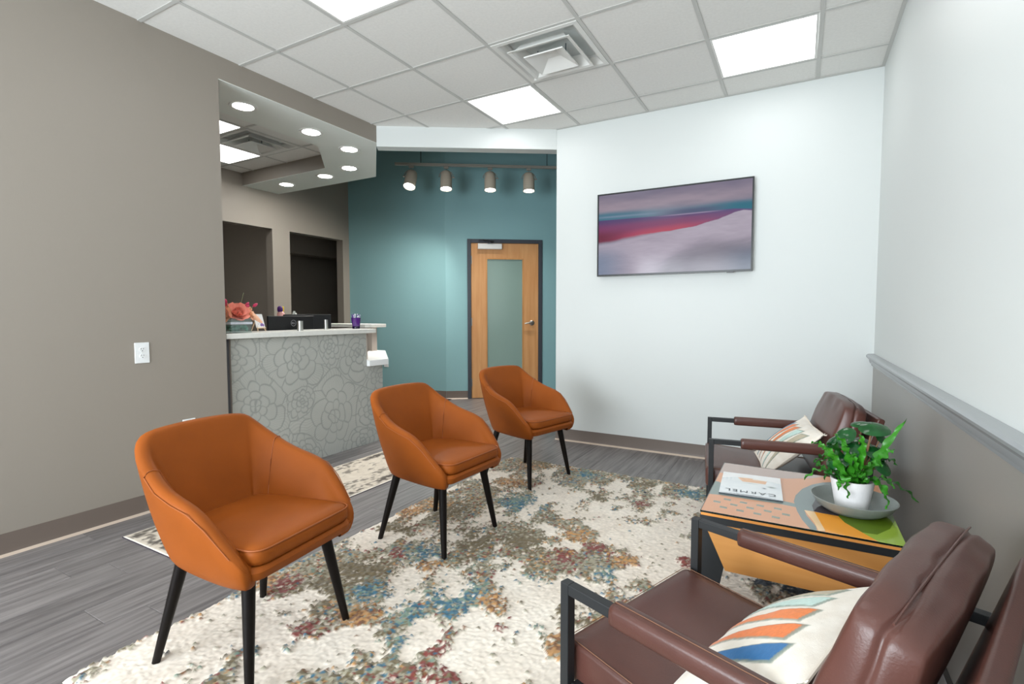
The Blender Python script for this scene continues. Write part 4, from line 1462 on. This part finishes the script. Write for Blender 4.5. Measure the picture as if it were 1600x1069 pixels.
def make_lounge(label, loc, rz):
    t = thing('lounge_chair', label, 'chair', loc, rz, 'brown leather lounge chairs beside the table')
    H = 0.53
    W = 0.293
    for s in (-1, 1):
        y = s * W
        a = 0.0125
        fm = MB()
        fm.box((0.0, y - a, 0), (0.025, y + a, H)).box((0.025, y - a, H - 0.025), (0.72, y + a, H))
        # slanted rear leg
        fm.add([(0.695, y - a, H - 0.025), (0.72, y - a, H), (0.72, y + a, H), (0.695, y + a, H - 0.025), (0.665, y - a, 0), (0.69, y - a, 0), (0.69, y + a, 0), (0.665, y + a, 0)],
               [(0, 4, 5, 1), (1, 5, 6, 2), (2, 6, 7, 3), (3, 7, 4, 0), (4, 7, 6, 5), (0, 1, 2, 3)])
        fm.box((0.025, y - a - s * 0.012, 0.245), (0.68, y + a - s * 0.012, 0.285))
        fo = build('arm_frame', fm, M_steel, t, smooth=0, bevel=0.002)
        bo_ = MB()
        for x in (0.075, 0.60):
            bo_.lathe([(0.007, 0), (0.007, 0.004), (0.004, 0.006)], 10, M=Matrix.Translation((x, y + s * (a - 0.012), 0.265)) @ Matrix.Rotation(-s * PI / 2, 4, 'X'))
        build('bolt', bo_, M_bolt, fo)
        sl = MB()
        pr = [(0.5 * 0.046 * np.sign(math.cos(q)) * abs(math.cos(q)) ** 0.6, 0.5 * 0.050 * np.sign(math.sin(q)) * abs(math.sin(q)) ** 0.6) for q in np.linspace(0, 2 * PI, 20, endpoint=False)]
        rows = []
        for x, k in ((0.150, 0.80), (0.153, 0.96), (0.165, 1.0), (0.60, 1.0), (0.615, 0.96), (0.618, 0.8)):
            rows.append([(x, y + py * k, H - 0.0135 + pz * k) for py, pz in pr] + [(x, y + pr[0][0] * k, H - 0.0135 + pr[0][1] * k)])
        sl.grid(rows)
        so = build('arm_sleeve', sl, M_brown, t, smooth=60)
        build('stitching', MB().tube([(0.155, y, H + 0.0118), (0.615, y, H + 0.0118)], 0.0012, 4), M_brownseam, so)
    cb = MB()
    for x, z in ((0.03, 0.25), (0.55, 0.235)):
        cb.box((x, -W + 0.0125, z), (x + 0.03, W - 0.0125, z + 0.025))
    build('crossbar', cb, M_steel, t, smooth=0, bevel=0.002)
    # seat, slightly lower towards the back
    sp = rounded_poly([(-0.012, -0.272), (0.60, -0.272), (0.60, 0.272), (-0.012, 0.272)], 0.02, 3)
    seat = slab_loft(sp, [(0.012, 0.272), (0.003, 0.276), (0.0, 0.285), (0.0, 0.36), (0.004, 0.368), (0.014, 0.372), (0.06, 0.375), (0.2, 0.377)])
    seat.v = [(x, y, z - 0.05 * max(0, x) / 0.6) for x, y, z in seat.v]
    sc = build('seat_cushion', seat, M_brown, t, smooth=50)
    lp = [Vector((p[0] * 0.985 + 0.003, p[1] * 0.975, 0.3728 - 0.05 * max(0, p[0]) / 0.6)) for p in sp]
    build('stitching', MB().tube(lp + [lp[0]], 0.0013, 4), M_brownseam, sc)
    # back board behind the cushion
    tilt = math.atan2(0.125, 0.44)
    Mb = Matrix.Translation((0.622, 0, 0.245)) @ Matrix.Rotation(tilt, 4, 'Y')
    bb = MB().box((-0.014, -0.277, 0), (0.020, 0.277, 0.452), 0, Mb)
    build('back_board', bb, M_brown, t, bevel=0.010, seg=3)
    # big loose back cushion with a seam along its top edge
    bmc = bmesh.new()
    bmesh.ops.create_cube(bmc, size=2.0)
    bmesh.ops.subdivide_edges(bmc, edges=bmc.edges[:], cuts=15, use_grid_fill=True)
    Mc = Matrix.Translation((0.597, -0.030, 0.548)) @ Matrix.Rotation(-0.02, 4, 'Z') @ Matrix.Rotation(tilt + 0.02, 4, 'Y')
    for v in bmc.verts:
        a, b, c = v.co
        sp_ = Vector((a * math.sqrt(max(0, 1 - b * b / 2 - c * c / 2 + b * b * c * c / 3)), b * math.sqrt(max(0, 1 - a * a / 2 - c * c / 2 + a * a * c * c / 3)), c * math.sqrt(max(0, 1 - a * a / 2 - b * b / 2 + a * a * b * b / 3))))
        yy_ = b * 0.80 + sp_.y * 0.20
        zz_ = c * 0.80 + sp_.z * 0.20
        xx_ = a * 0.42 + sp_.x * 0.58
        # folds gathering at the upper corners and along the top
        f = max(0, c) ** 2
        w_ = 0.016 * f * (float(vnoise(np.array(b * 5 + 20), np.array(a * 1.5 + c * 3 + 9), 4)) - 0.5) + 0.010 * abs(b) ** 3 * (float(vnoise(np.array(b * 3 + 2), np.array(c * 5 + a), 8)) - 0.5)
        seamdip = -0.007 * math.exp(-(a / 0.10) ** 2) * (1 if c > 0.9 or abs(b) > 0.9 else 0)
        v.co = Mc @ Vector((xx_ * 0.066 + w_, yy_ * (0.284 + seamdip + w_ * 0.3), zz_ * (0.205 + seamdip) - 0.018 * f * abs(b) ** 4 + w_ * 0.5))
    me_c = bpy.data.meshes.new('back_cushion')
    bmc.to_mesh(me_c)
    bmc.free()
    me_c.materials.append(M_brown)
    me_c.polygons.foreach_set('use_smooth', [True] * len(me_c.polygons))
    bc = bpy.data.objects.new('back_cushion', me_c)
    COL.objects.link(bc)
    bc.parent = t
    md = bc.modifiers.new('subsurf', 'SUBSURF')
    md.levels = md.render_levels = 1
    ring = [Vector((0.0, b * 0.262, 0.2005 - 0.014 * abs(b) ** 4)) for b in np.linspace(-1, 1, 16)]
    build('cushion_seam', MB().tube([Mc @ p for p in ring], 0.0022, 6), M_brown, bc)
    return t


LA = math.radians(-20.2)
lc1 = make_lounge('dark brown leather lounge chair in the front right corner of the photo', (-0.377, 1.376, RUGZ - 0.004), LA)
LB = math.radians(9.0)
LOC2 = (-0.436, 3.04, RUGZ - 0.004)
dup(lc1, LOC2, LB, 'dark brown leather lounge chair beyond the table in the corner of the room')


# lumbar pillows, colours painted into the weave
def make_pillow(label, root_loc, rz, flip):
    t = thing('lumbar_pillow', label, 'pillow', root_loc, rz, 'cream lumbar pillows with leaf embroidery')
    W, Hh, Tk = 0.485, 0.345, 0.100
    nu, nv = 150, 110
    a, b = np.meshgrid(np.linspace(-1, 1, nu), np.linspace(-1, 1, nv), indexing='ij')
    th = Tk / 2 * (1 - a * a) ** 0.55 * (1 - b * b) ** 0.75
    y = a * W / 2 * (1 - 0.07 * (1 - a * a) * 0 - 0.06 * (b * b < 2) * (1 - np.abs(b)) * np.abs(a) ** 3)
    z = b * Hh / 2 * (1 - 0.06 * (1 - np.abs(a)) * np.abs(b) ** 3)
    wob = 0.004 * (fbm(a * 4, b * 4, 150) - 0.5)
    rgb = mix(np.zeros((nu, nv, 3)) + C(226, 216, 202), C(240, 234, 224), fbm(a * 8, b * 8, 151))
    cols = [C(44, 106, 160), C(226, 122, 60), C(226, 124, 58), C(190, 214, 206), C(186, 174, 150)]
    aa = a if not flip else -a
    raise_ = np.zeros_like(a)
    for k, cc in enumerate(cols):
        a0 = -0.70 + k * 0.325
        s = np.clip((b + 0.95) / 1.5, 0, 1)                       # 0 at the tail, 1 at the blunt end
        axis = a0 + 0.16 * (1 - s) ** 1.6 * (1 if k < 3 else 1.2) - 0.03 * np.sin(s * 4)
        hw = 0.020 + 0.112 * np.clip(s, 0, 1) ** 1.2
        top = 0.62 + 0.45 * (aa - axis)
        nzb = 0.012 * (fbm(a * 20, b * 20, 160 + k) - 0.5)
        d = np.minimum(hw - np.abs(aa - axis), (top - b) * 0.6) + nzb
        d = np.where(b < -0.95, -1, d)
        ins = ss(-0.008, 0.008, d)
        rim = ss(-0.020, -0.006, d) * (1 - ss(0.006, 0.016, d))
        fill = cc * (0.85 + 0.3 * fbm(a * 40, b * 60, 170 + k))[..., None]
        rgb = mix(rgb, fill, ins)
        rgb = mix(rgb, C(128, 140, 128), rim * 0.85)
        raise_ = np.maximum(raise_, ins)
    f = heightgrid('pillow_face', -th - wob - 0.0022 * raise_, y, z, rgb, M_cotton, t)
    f['label'] = 'cream cotton front with embroidered leaves'
    rgbb = np.zeros((nu, nv, 3)) + C(228, 218, 204)
    heightgrid('pillow_back', (th + wob)[::-1], y[::-1], z[::-1], rgbb, M_cotton, t)
    pp = MB()
    loop = [(0, y[i, 0], z[i, 0]) for i in range(0, nu, 6)] + [(0, y[-1, j], z[-1, j]) for j in range(0, nv, 6)] + [(0, y[i, -1], z[i, -1]) for i in range(nu - 1, -1, -6)] + [(0, y[0, j], z[0, j]) for j in range(nv - 1, -1, -6)]
    pp.tube(loop, 0.0035, 6)
    build('pillow_seam', pp, mat('pillow_piping', (226, 216, 202), 0.9), t)
    # frayed corner tassels
    for cy, cz in ((-1, -1), (-1, 1), (1, -1), (1, 1)):
        tm_ = MB()
        rr = random.Random(cy * 7 + cz)
        for q in range(7):
            p0 = Vector((0, cy * W / 2 * 0.985, cz * Hh / 2 * 0.985))
            p1 = p0 + Vector((rr.uniform(-.01, .01), cy * rr.uniform(.002, .016), cz * rr.uniform(.002, .016)))
            tm_.tube([p0, p1], [0.003, 0.001], 4)
        build('fringe', tm_, mat('pillow_piping'), t)
    return t


def place_pillow(t, chair_loc, ang, u, v, z, tilt, yaw=0.0):
    M4 = Matrix.Translation(chair_loc) @ Matrix.Rotation(ang, 4, 'Z') @ Matrix.Translation((u, v, z)) @ Matrix.Rotation(yaw, 4, 'Z') @ Matrix.Rotation(tilt, 4, 'Y')
    t.matrix_world = M4


pl = make_pillow('cream lumbar pillow with blue and orange leaf shapes on the nearest brown lounge chair', (0, 0, 0), 0, False)
place_pillow(pl, (-0.377, 1.376, RUGZ), LA, 0.384, -0.025, 0.453, math.radians(55))
pl2 = make_pillow('cream striped lumbar pillow on the brown lounge chair in the room corner', (0, 0, 0), 0, True)
place_pillow(pl2, (LOC2[0], LOC2[1], RUGZ), LB, 0.390, -0.03, 0.466, math.radians(48))

# ------------------------------------------------------------------ side table
TX0, TX1, TY0, TY1, TZ = -0.286, 0.294, 1.847, 2.502, 0.50
tbl = thing('side_table', 'side table with glossy painted top and maple panels between the lounge chairs', 'table', (0, 0, 0))
# painted top: flat shapes under a clear gloss
top = [('peach', (214, 158, 124), [(TX0, TY0), (TX1, TY0), (TX1, TY1), (TX0, TY1)]),
       ('mauve', (186, 166, 158), [(TX0, TY1), (0.12, TY1), (0.06, 2.44), (-0.03, 2.385), (-0.15, 2.35), (TX0, 2.335)]),
       ('seagrey', (134, 146, 142), [(TX0, 2.205), (TX0, 2.035), (-0.2481, 2.043), (-0.0422, 2.050), (0.008, 2.044), (0.010, 2.080), (-0.06, 2.093), (-0.2042, 2.10), (-0.27, 2.205)]),
       ('slate', (128, 140, 140), [(0.15, 2.44), (0.10, 2.40), (0.0621, 2.351), (0.0265, 2.272), (0.004, 2.176), (-0.001, 2.105), (0.0103, 2.002), (0.0253, 1.925), (0.0491, 1.848), (0.066, 1.848), (0.0636, 1.887), (0.0383, 1.974), (0.0322, 2.025), (0.0604, 2.03), (0.0564, 2.09), (0.0731, 2.19), (0.1189, 2.297), (0.2, 2.36), (0.24, 2.44)]),
       ('plum', (70, 62, 66), [(0.2, 2.36), (0.1189, 2.297), (0.0731, 2.19), (0.0564, 2.09), (0.0604, 2.03), (0.1317, 2.016), (0.26, 2.03), (0.26, 2.34)]),
       ('cream', (240, 204, 158), [(0.0322, 2.0253), (0.0625, 2.023), (0.0886, 1.862), (0.070, 1.85), (0.060, 1.92)]),
       ('orange', (240, 158, 46), [(0.0625, 2.023), (0.1319, 2.0203), (0.147, 1.967), (0.2133, 1.8661), (0.226, TY0), (0.088, TY0), (0.0886, 1.863)]),
       ('green', (92, 118, 22), [(0.1319, 2.0203), (0.147, 1.967), (0.1903, 1.9026), (0.2276, 1.9057), (0.2693, 1.9781), (TX1, 2.07), (TX1, 2.2), (0.1744, 2.1567)]),
       ('lime', (148, 176, 62), [(TX1, 2.07), (TX1, TY0), (0.226, TY0), (0.2133, 1.8661), (0.1903, 1.9026), (0.2276, 1.9057), (0.2693, 1.9781)])]
dash = [(-0.246, 1.9624), (-0.2156, 2.0046), (-0.2187, 1.9154), (-0.1888, 1.9591), (-0.1605, 1.9993), (-0.1638, 1.9113), (-0.1352, 1.9549), (-0.1055, 1.9967), (-0.1091, 1.9097), (-0.0793, 1.9531), (-0.0495, 1.9942), (-0.0526, 1.906), (-0.0231, 1.9497)]
board = build('top_board', MB().box((TX0 + 0.002, TY0 + 0.002, TZ - 0.016), (TX1 - 0.002, TY1 - 0.002, TZ - 0.0035)), mat('top_edge', (226, 150, 78), 0.2), tbl, smooth=0)
am = MB()
amats = []
for k, (nm, rgb_, poly) in enumerate(top):
    amats.append(artmat(nm, rgb_))
    am.prism(poly, TZ - 0.003, TZ - 0.001 + 0.00015 * k, k)
amats.append(artmat('dash', (140, 144, 132)))
for x, y in dash:
    am.prism([(x - 0.012, y - 0.008), (x + 0.012, y - 0.010), (x + 0.012, y + 0.006), (x - 0.012, y + 0.008)], TZ - 0.003, TZ - 0.0001, len(amats) - 1)
build('painted_top', am, amats, tbl, smooth=0)['label'] = 'glossy painted abstract shapes'
eg = MB()
for a, b in (((TX0, TY0, TZ - 0.006), (TX1, TY0 + 0.002, TZ)), ((TX0, TY1 - 0.002, TZ - 0.006), (TX1, TY1, TZ)), ((TX0, TY0 + 0.002, TZ - 0.006), (TX0 + 0.002, TY1 - 0.002, TZ)), ((TX1 - 0.002, TY0 + 0.002, TZ - 0.006), (TX1, TY1 - 0.002, TZ))):
    eg.box(a, b)
build('glass_edge', eg, M_tglass, tbl, smooth=0)
fr = MB()
fr.box((TX0, TY0, TZ - 0.040), (TX1, TY0 + 0.03, TZ - 0.016)).box((TX0, TY1 - 0.03, TZ - 0.040), (TX1, TY1, TZ - 0.016))
fr.box((TX0, TY0 + 0.03, TZ - 0.040), (TX0 + 0.012, TY1 - 0.03, TZ - 0.016)).box((TX1 - 0.012, TY0 + 0.03, TZ - 0.040), (TX1, TY1 - 0.03, TZ - 0.016))
build('top_rim', fr, M_steel, tbl, smooth=0)
# four corner legs of two bent plates each, widest at the knee, and maple aprons cut to the same slant
ZA, KZ, KW = TZ - 0.040, 0.312, 0.080
plate = [(0.0, ZA), (0.012, ZA), (KW, KZ), (0.024, 0.0), (0.0, 0.0)]
Mxz = Matrix(((1, 0, 0, 0), (0, 0, 1, 0), (0, 1, 0, 0), (0, 0, 0, 1)))
Myz = Matrix(((0, 0, 1, 0), (1, 0, 0, 0), (0, 1, 0, 0), (0, 0, 0, 1)))
for sx, x in ((1, TX0), (-1, TX1)):
    for sy, y in ((1, TY0), (-1, TY1)):
        lg = MB()
        lg.prism([(x + sx * p, z) for p, z in plate], min(y, y + sy * 0.010), max(y, y + sy * 0.010), 0, Mxz)
        lg.prism([(y + sy * (0.010 + p * 0.9), z) for p, z in plate], min(x, x + sx * 0.010), max(x, x + sx * 0.010), 0, Myz)
        build('leg', lg, M_steel, tbl, smooth=0, fixn=True)
for sy, y in ((1, TY0 + 0.001), (-1, TY1 - 0.001)):
    pg = [(TX0 + 0.0125, ZA), (TX1 - 0.0125, ZA), (TX1 - KW - 0.0005, KZ), (TX1 - KW - 0.004, KZ - 0.010), (TX0 + KW + 0.004, KZ - 0.010), (TX0 + KW + 0.0005, KZ)]
    build('apron_panel', MB().prism(pg, min(y, y + sy * 0.016), max(y, y + sy * 0.016), 0, Mxz), M_mapleside, tbl, smooth=0, fixn=True)
for sx, x in ((1, TX0 + 0.001), (-1, TX1 - 0.001)):
    pg = [(TY0 + 0.03, ZA), (TY1 - 0.03, ZA), (TY1 - 0.09, KZ), (TY1 - 0.094, KZ - 0.01), (TY0 + 0.094, KZ - 0.01), (TY0 + 0.09, KZ)]
    build('apron_panel', MB().prism(pg, min(x, x + sx * 0.016), max(x, x + sx * 0.016), 0, Myz), M_mapleside, tbl, smooth=0, fixn=True)
tbl.location = (0, 0, 0.0)

# magazine with its title facing the wall side
mg = thing('magazine', 'white magazine with a room photo on its cover lying on the side table', 'magazine', (-0.152, 2.203, TZ), math.radians(3.5))
wM, hM = 0.217, 0.282
mp = MB().box((-wM / 2, -hM / 2, 0.0004), (wM / 2, hM / 2, 0.006))
build('pages', mp, M_paper, mg, smooth=0)
build('spine', MB().box((-wM / 2 - 0.0005, -hM / 2 - 0.001, 0.0004), (wM / 2, -hM / 2, 0.0055)), M_ink, mg, smooth=0)
nu, nv = 110, 140
U, V = np.meshgrid(np.linspace(0, 1, nu), np.linspace(0, 1, nv), indexing='ij')
img = mix(np.zeros((nu, nv, 3)) + C(236, 238, 238), C(214, 220, 226), fbm(U * 4, V * 6, 200))
img = mix(img, C(196, 206, 216), ss(0.28, 0.1, U) * ss(0.5, 0.85, V) * (0.5 + 0.5 * np.sin(U * 90)))
# peach ceiling trapezoid and wood wall
trap = ss(0, 0.01, 0.93 - V) * ss(0, 0.01, V - 0.58) * ss(0, 0.01, U - (0.20 + (0.93 - V) * 0.45)) * ss(0, 0.01, (0.80 - (0.93 - V) * 0.15) - U)
img = mix(img, C(232, 184, 146), trap)
img = mix(img, C(246, 240, 234), trap * ss(0.0, 0.02, U - 0.52) * ss(0, 0.02, V - 0.74))
img = mix(img, C(140, 120, 104), np.exp(-((V - (0.93 - (U - 0.16) * 0.95)) / 0.008) ** 2) * ss(0.16, 0.2, U) * ss(0.42, 0.38, U) * 0.8)
img = mix(img, C(120, 134, 128), np.exp(-(((U - 0.84) / 0.06) ** 2 + ((V - 0.47) / 0.035) ** 2)) * 0.9)
img = mix(img, C(70, 80, 92), np.exp(-(((U - 0.72) / 0.03) ** 2 + ((V - 0.37) / 0.03) ** 2)) * 0.9)
img = mix(img, C(150, 140, 130), np.exp(-(((U - 0.5) / 0.10) ** 2 + ((V - 0.53) / 0.012) ** 2)) * 0.7)
wave = 0.0035 * np.sin(U * PI) * (1 - V) + 0.0015 * np.sin(V * 5)
heightgrid('cover', (U - 0.5) * wM, (V - 0.5) * hM, 0.0065 + wave, img, M_attrgloss, mg)['label'] = 'printed cover'
# CARMEL, read from the far side of the table
fc = bpy.data.curves.new('cover_title', 'FONT')
fc.body = 'CARMEL'
fc.size = 0.040
fc.space_character = 1.25
fc.align_x = 'CENTER'
fc.align_y = 'CENTER'
fo = bpy.data.objects.new('cover_title_source', fc)
COL.objects.link(fo)
bpy.context.view_layer.update()
me_t = bpy.data.meshes.new_from_object(fo.evaluated_get(bpy.context.evaluated_depsgraph_get()))
bpy.data.objects.remove(fo)
me_t.materials.clear()
me_t.materials.append(M_ink)
to = bpy.data.objects.new('cover_title', me_t)
COL.objects.link(to)
to.parent = mg
to.location = (0.0, -hM / 2 + 0.035, 0.0106)
to.rotation_euler = (math.radians(0.6), 0, PI)

# stoneware tray and potted plant
PX, PY = 0.180, 2.115
tray = thing('tray', 'round grey stoneware dish under the white plant pot', 'dish', (PX, PY - 0.012, TZ))
build('dish', MB().lathe([(0.070, 0.0), (0.088, 0.003), (0.112, 0.020), (0.127, 0.044), (0.129, 0.0475), (0.1265, 0.0485), (0.122, 0.044), (0.107, 0.023), (0.084, 0.0095), (0.002, 0.008)], 56), M_tray, tray, smooth=50)
build('foot_ring', MB().lathe([(0.066, -0.0), (0.0705, -0.0), (0.0705, 0.003), (0.066, 0.003)], 40), M_tray, tray)

POTZ = TZ + 0.0085
plant = thing('potted_plant', 'green wavy fern with dark round leaves in a white ceramic pot', 'plant', (PX - 0.005, PY - 0.005, POTZ))
build('pot', MB().lathe([(0.045, 0.0), (0.049, 0.001), (0.066, 0.100), (0.0665, 0.103), (0.062, 0.103), (0.060, 0.098), (0.056, 0.070)], 40), M_pot, plant, smooth=50)
build('soil', MB().lathe([(0.058, 0.080), (0.04, 0.086), (0.002, 0.088)], 24), M_soil, plant)


def frond(pts, w, wav, m, seed, roll=0.0):
    w, wav = w * 1.15, wav * 1.2
    """long wavy strap leaf along a path"""
    rr = random.Random(seed)
    Pn = [Vector(p) for p in pts]
    N = 26
    rows = []
    for i in range(N + 1):
        t = i / N
        # quadratic or cubic Bezier
        k = len(Pn) - 1
        p = sum((Pn[j] * (math.comb(k, j) * t ** j * (1 - t) ** (k - j)) for j in range(k + 1)), Vector())
        t2 = min(1, t + 0.02)
        p2 = sum((Pn[j] * (math.comb(k, j) * t2 ** j * (1 - t2) ** (k - j)) for j in range(k + 1)), Vector())
        d = (p2 - p)
        d = d.normalized() if d.length > 1e-6 else Vector((0, 0, 1))
        ref = Vector((0, 0, 1)) if abs(d.z) < 0.9 else Vector((math.cos(seed), math.sin(seed), 0))
        s = d.cross(ref).normalized()
        s = Matrix.Rotation(roll, 3, d) @ s
        nrm = s.cross(d)
        ww = w * (0.35 + 0.65 * math.sin(PI * min(1, 0.10 + t * 0.95)) ** 0.8) * (1 if t < 0.85 else (1 - t) / 0.15 * 0.85 + 0.15)
        ph = t * 30 + seed
        row = []
        for q, f in ((-1, -1), (-0.5, -0.5), (0, 0), (0.5, 0.5), (1, 1)):
            edge_ = abs(q)
            wv = wav * edge_ * math.sin(ph + (0.9 if q > 0 else 0))
            wd = 1 + 0.22 * edge_ * math.sin(ph * 0.93 + (2 if q > 0 else 0))
            row.append(p + s * (f * ww * wd) + nrm * (wv + 0.12 * ww * edge_))
        rows.append(row)
    mb = MB()
    mb.grid(rows)
    return mb


FR = [
    ([(0.02, 0, .085), (0.05, -0.01, .16), (0.09, 0.0, .23), (0.150, 0.03, .325)], .011, .005, M_frond, 0.6),
    ([(0.02, -.01, .085), (0.08, -0.02, .14), (0.13, -0.02, .115), (0.185, -0.02, .055)], .012, .006, M_frondmid, 0.1),
    ([(0.01, -.02, .085), (0.06, -0.05, .15), (0.10, -0.07, .10), (0.09, -0.09, .04)], .011, .006, M_frond, 0.2),
    ([(-.02, 0, .085), (-.06, -0.02, .14), (-.11, -0.02, .145), (-.145, -0.04, .085)], .011, .006, M_frond, 0.1),
    ([(-.01, -.02, .085), (-.03, -0.07, .15), (-.03, -0.09, .12), (-.015, -0.085, .055)], .012, .006, M_frond, 0.0),
    ([(-.01, -.01, .085), (-.05, -0.05, .19), (-.09, -0.05, .19), (-.105, -0.04, .14)], .013, .006, M_frond, 0.3),
    ([(-.01, 0, .085), (-.04, 0.0, .21), (-.06, -0.02, .25), (-.09, -0.03, .20)], .014, .006, M_frondmid, 0.4),
    ([(0, -.02, .085), (-.01, -0.04, .18), (-.02, -0.05, .24), (-.06, -0.06, .265)], .013, .006, M_frond, 0.5),
    ([(0.01, -.01, .085), (0.02, -0.05, .15), (0.05, -0.07, .21), (0.075, -0.07, .17)], .013, .006, M_frond, 0.2),
    ([(0.0, -.02, .085), (0.0, -0.06, .13), (0.02, -0.08, .16), (0.03, -0.09, .12)], .014, .007, M_frond, 0.0),
    ([(0.02, 0.01, .085), (0.07, 0.02, .18), (0.10, 0.03, .20), (0.13, 0.03, .16)], .013, .006, M_frondmid, 0.3),
    ([(0.0, 0.02, .085), (0.03, 0.06, .17), (0.05, 0.09, .2), (0.06, 0.12, .15)], .013, .006, M_frondmid, 0.1),
    ([(-.02, 0.02, .085), (-.05, 0.06, .16), (-.08, 0.09, .18), (-.11, 0.10, .12)], .013, .006, M_frondmid, 0.1),
    ([(-.01, -.02, .085), (-.03, -0.05, .11), (-.045, -0.075, .115), (-.045, -0.082, .075)], .009, .004, M_frond, 0.0),
    ([(0.01, -.02, .085), (0.01, -0.05, .17), (-0.01, -0.06, .20), (0.0, -0.07, .21)], .012, .005, M_frond, 0.8),
    ([(-.02, -.01, .085), (-.04, -0.03, .13), (-.075, -0.05, .16), (-.085, -0.06, .10)], .012, .006, M_frondmid, 0.0),
    ([(0.02, -.02, .085), (0.05, -0.05, .12), (0.09, -0.05, .16), (0.115, -0.05, .10)], .012, .006, M_frond, 0.0),
    ([(-.02, 0.01, .085), (-.07, 0.0, .17), (-.10, -0.01, .24), (-.125, -0.02, .215)], .014, .006, M_frond, 0.4),
    ([(-.01, -.02, .085), (-.05, -0.06, .16), (-.07, -0.07, .22), (-.10, -0.07, .225)], .013, .006, M_frond, 0.6),
    ([(0.0, -.02, .085), (0.02, -0.05, .19), (0.03, -0.06, .25), (0.01, -0.07, .275)], .012, .005, M_frond, 0.7),
    ([(-.02, 0.0, .085), (-.08, -0.03, .12), (-.10, -0.05, .15), (-.12, -0.06, .165)], .013, .006, M_frondmid, 0.3),
    ([(0.02, -.01, .085), (0.06, -0.03, .17), (0.085, -0.03, .22), (0.115, -0.02, .225)], .013, .006, M_frond, 0.5),
]
for k, (pts, w, wav, m, roll) in enumerate(FR):
    build('frond', frond(pts, w, wav, m, k * 1.3 + 0.5, roll), m, plant, smooth=80)


def round_leaf(c, nrm, r, seed):
    """cupped glossy leaf with a midrib and pointed end"""
    q = Vector((0, 0, 1)).rotation_difference(Vector(nrm).normalized())
    rows = []
    for i in range(5):
        t = i / 4
        row = []
        for k in range(17):
            a = 2 * PI * k / 16
            rad = r * t * (1.0 + 0.16 * max(0, math.cos(a)) ** 4 - 0.18 * abs(math.sin(a)) ** 2)
            x, y = rad * math.cos(a), rad * math.sin(a)
            z = -0.30 * r * t * t + 0.10 * r * abs(math.sin(a)) * t
            row.append(Vector(c) + (q @ (Matrix.Rotation(seed, 3, 'Z') @ Vector((x, y, z)))))
        rows.append(row)
    mb = MB()
    mb.grid(rows)
    return mb


RLV = [((0.060, 0.03, .285), (0.1, -.55, 1), .046, 0.2), ((0.028, 0.06, .290), (-.1, -.3, 1), .032, 3.0), ((0.088, 0.05, .255), (.7, -.3, .5), .034, 4.5), ((-.025, 0.0, .255), (-.2, -.7, .8), .036, 1.0),
       ((-.052, 0.02, .225), (-.6, -.5, .7), .036, 2.6), ((0.0, -0.02, .205), (0.0, -.8, .6), .038, 5.0), ((0.065, 0.02, .205), (.3, -.6, .8), .038, 0.0), ((0.082, 0.0, .165), (.5, -.6, .7), .036, 5.7),
       ((-.045, -0.02, .165), (-.3, -.7, .6), .036, 3.4), ((-.03, 0.03, .14), (-.6, -.4, .7), .034, 2.8), ((0.03, 0.06, .22), (.1, -.5, .9), .035, 1.4), ((0.05, 0.07, .15), (.5, -.1, .8), .034, 0.6)]
for k, (c, nm, r, sd) in enumerate(RLV):
    lf_ = build('round_leaf', round_leaf(c, nm, r, sd), M_round, plant, smooth=80)
    c = Vector(c)
    b0 = Vector((c.x * 0.25, c.y * 0.25 + 0.005, 0.082))
    build('leaf_stem', MB().tube([b0, b0.lerp(c, 0.55) + Vector((0, 0, 0.012)), c - Vector(nm).normalized() * 0.002], 0.0022, 6), M_stem, lf_)
build('main_stem', MB().tube([(0.03, 0.01, .08), (0.035, 0.01, .16), (0.05, 0.02, .255)], [0.005, 0.0045, 0.003], 8), M_stem, plant)
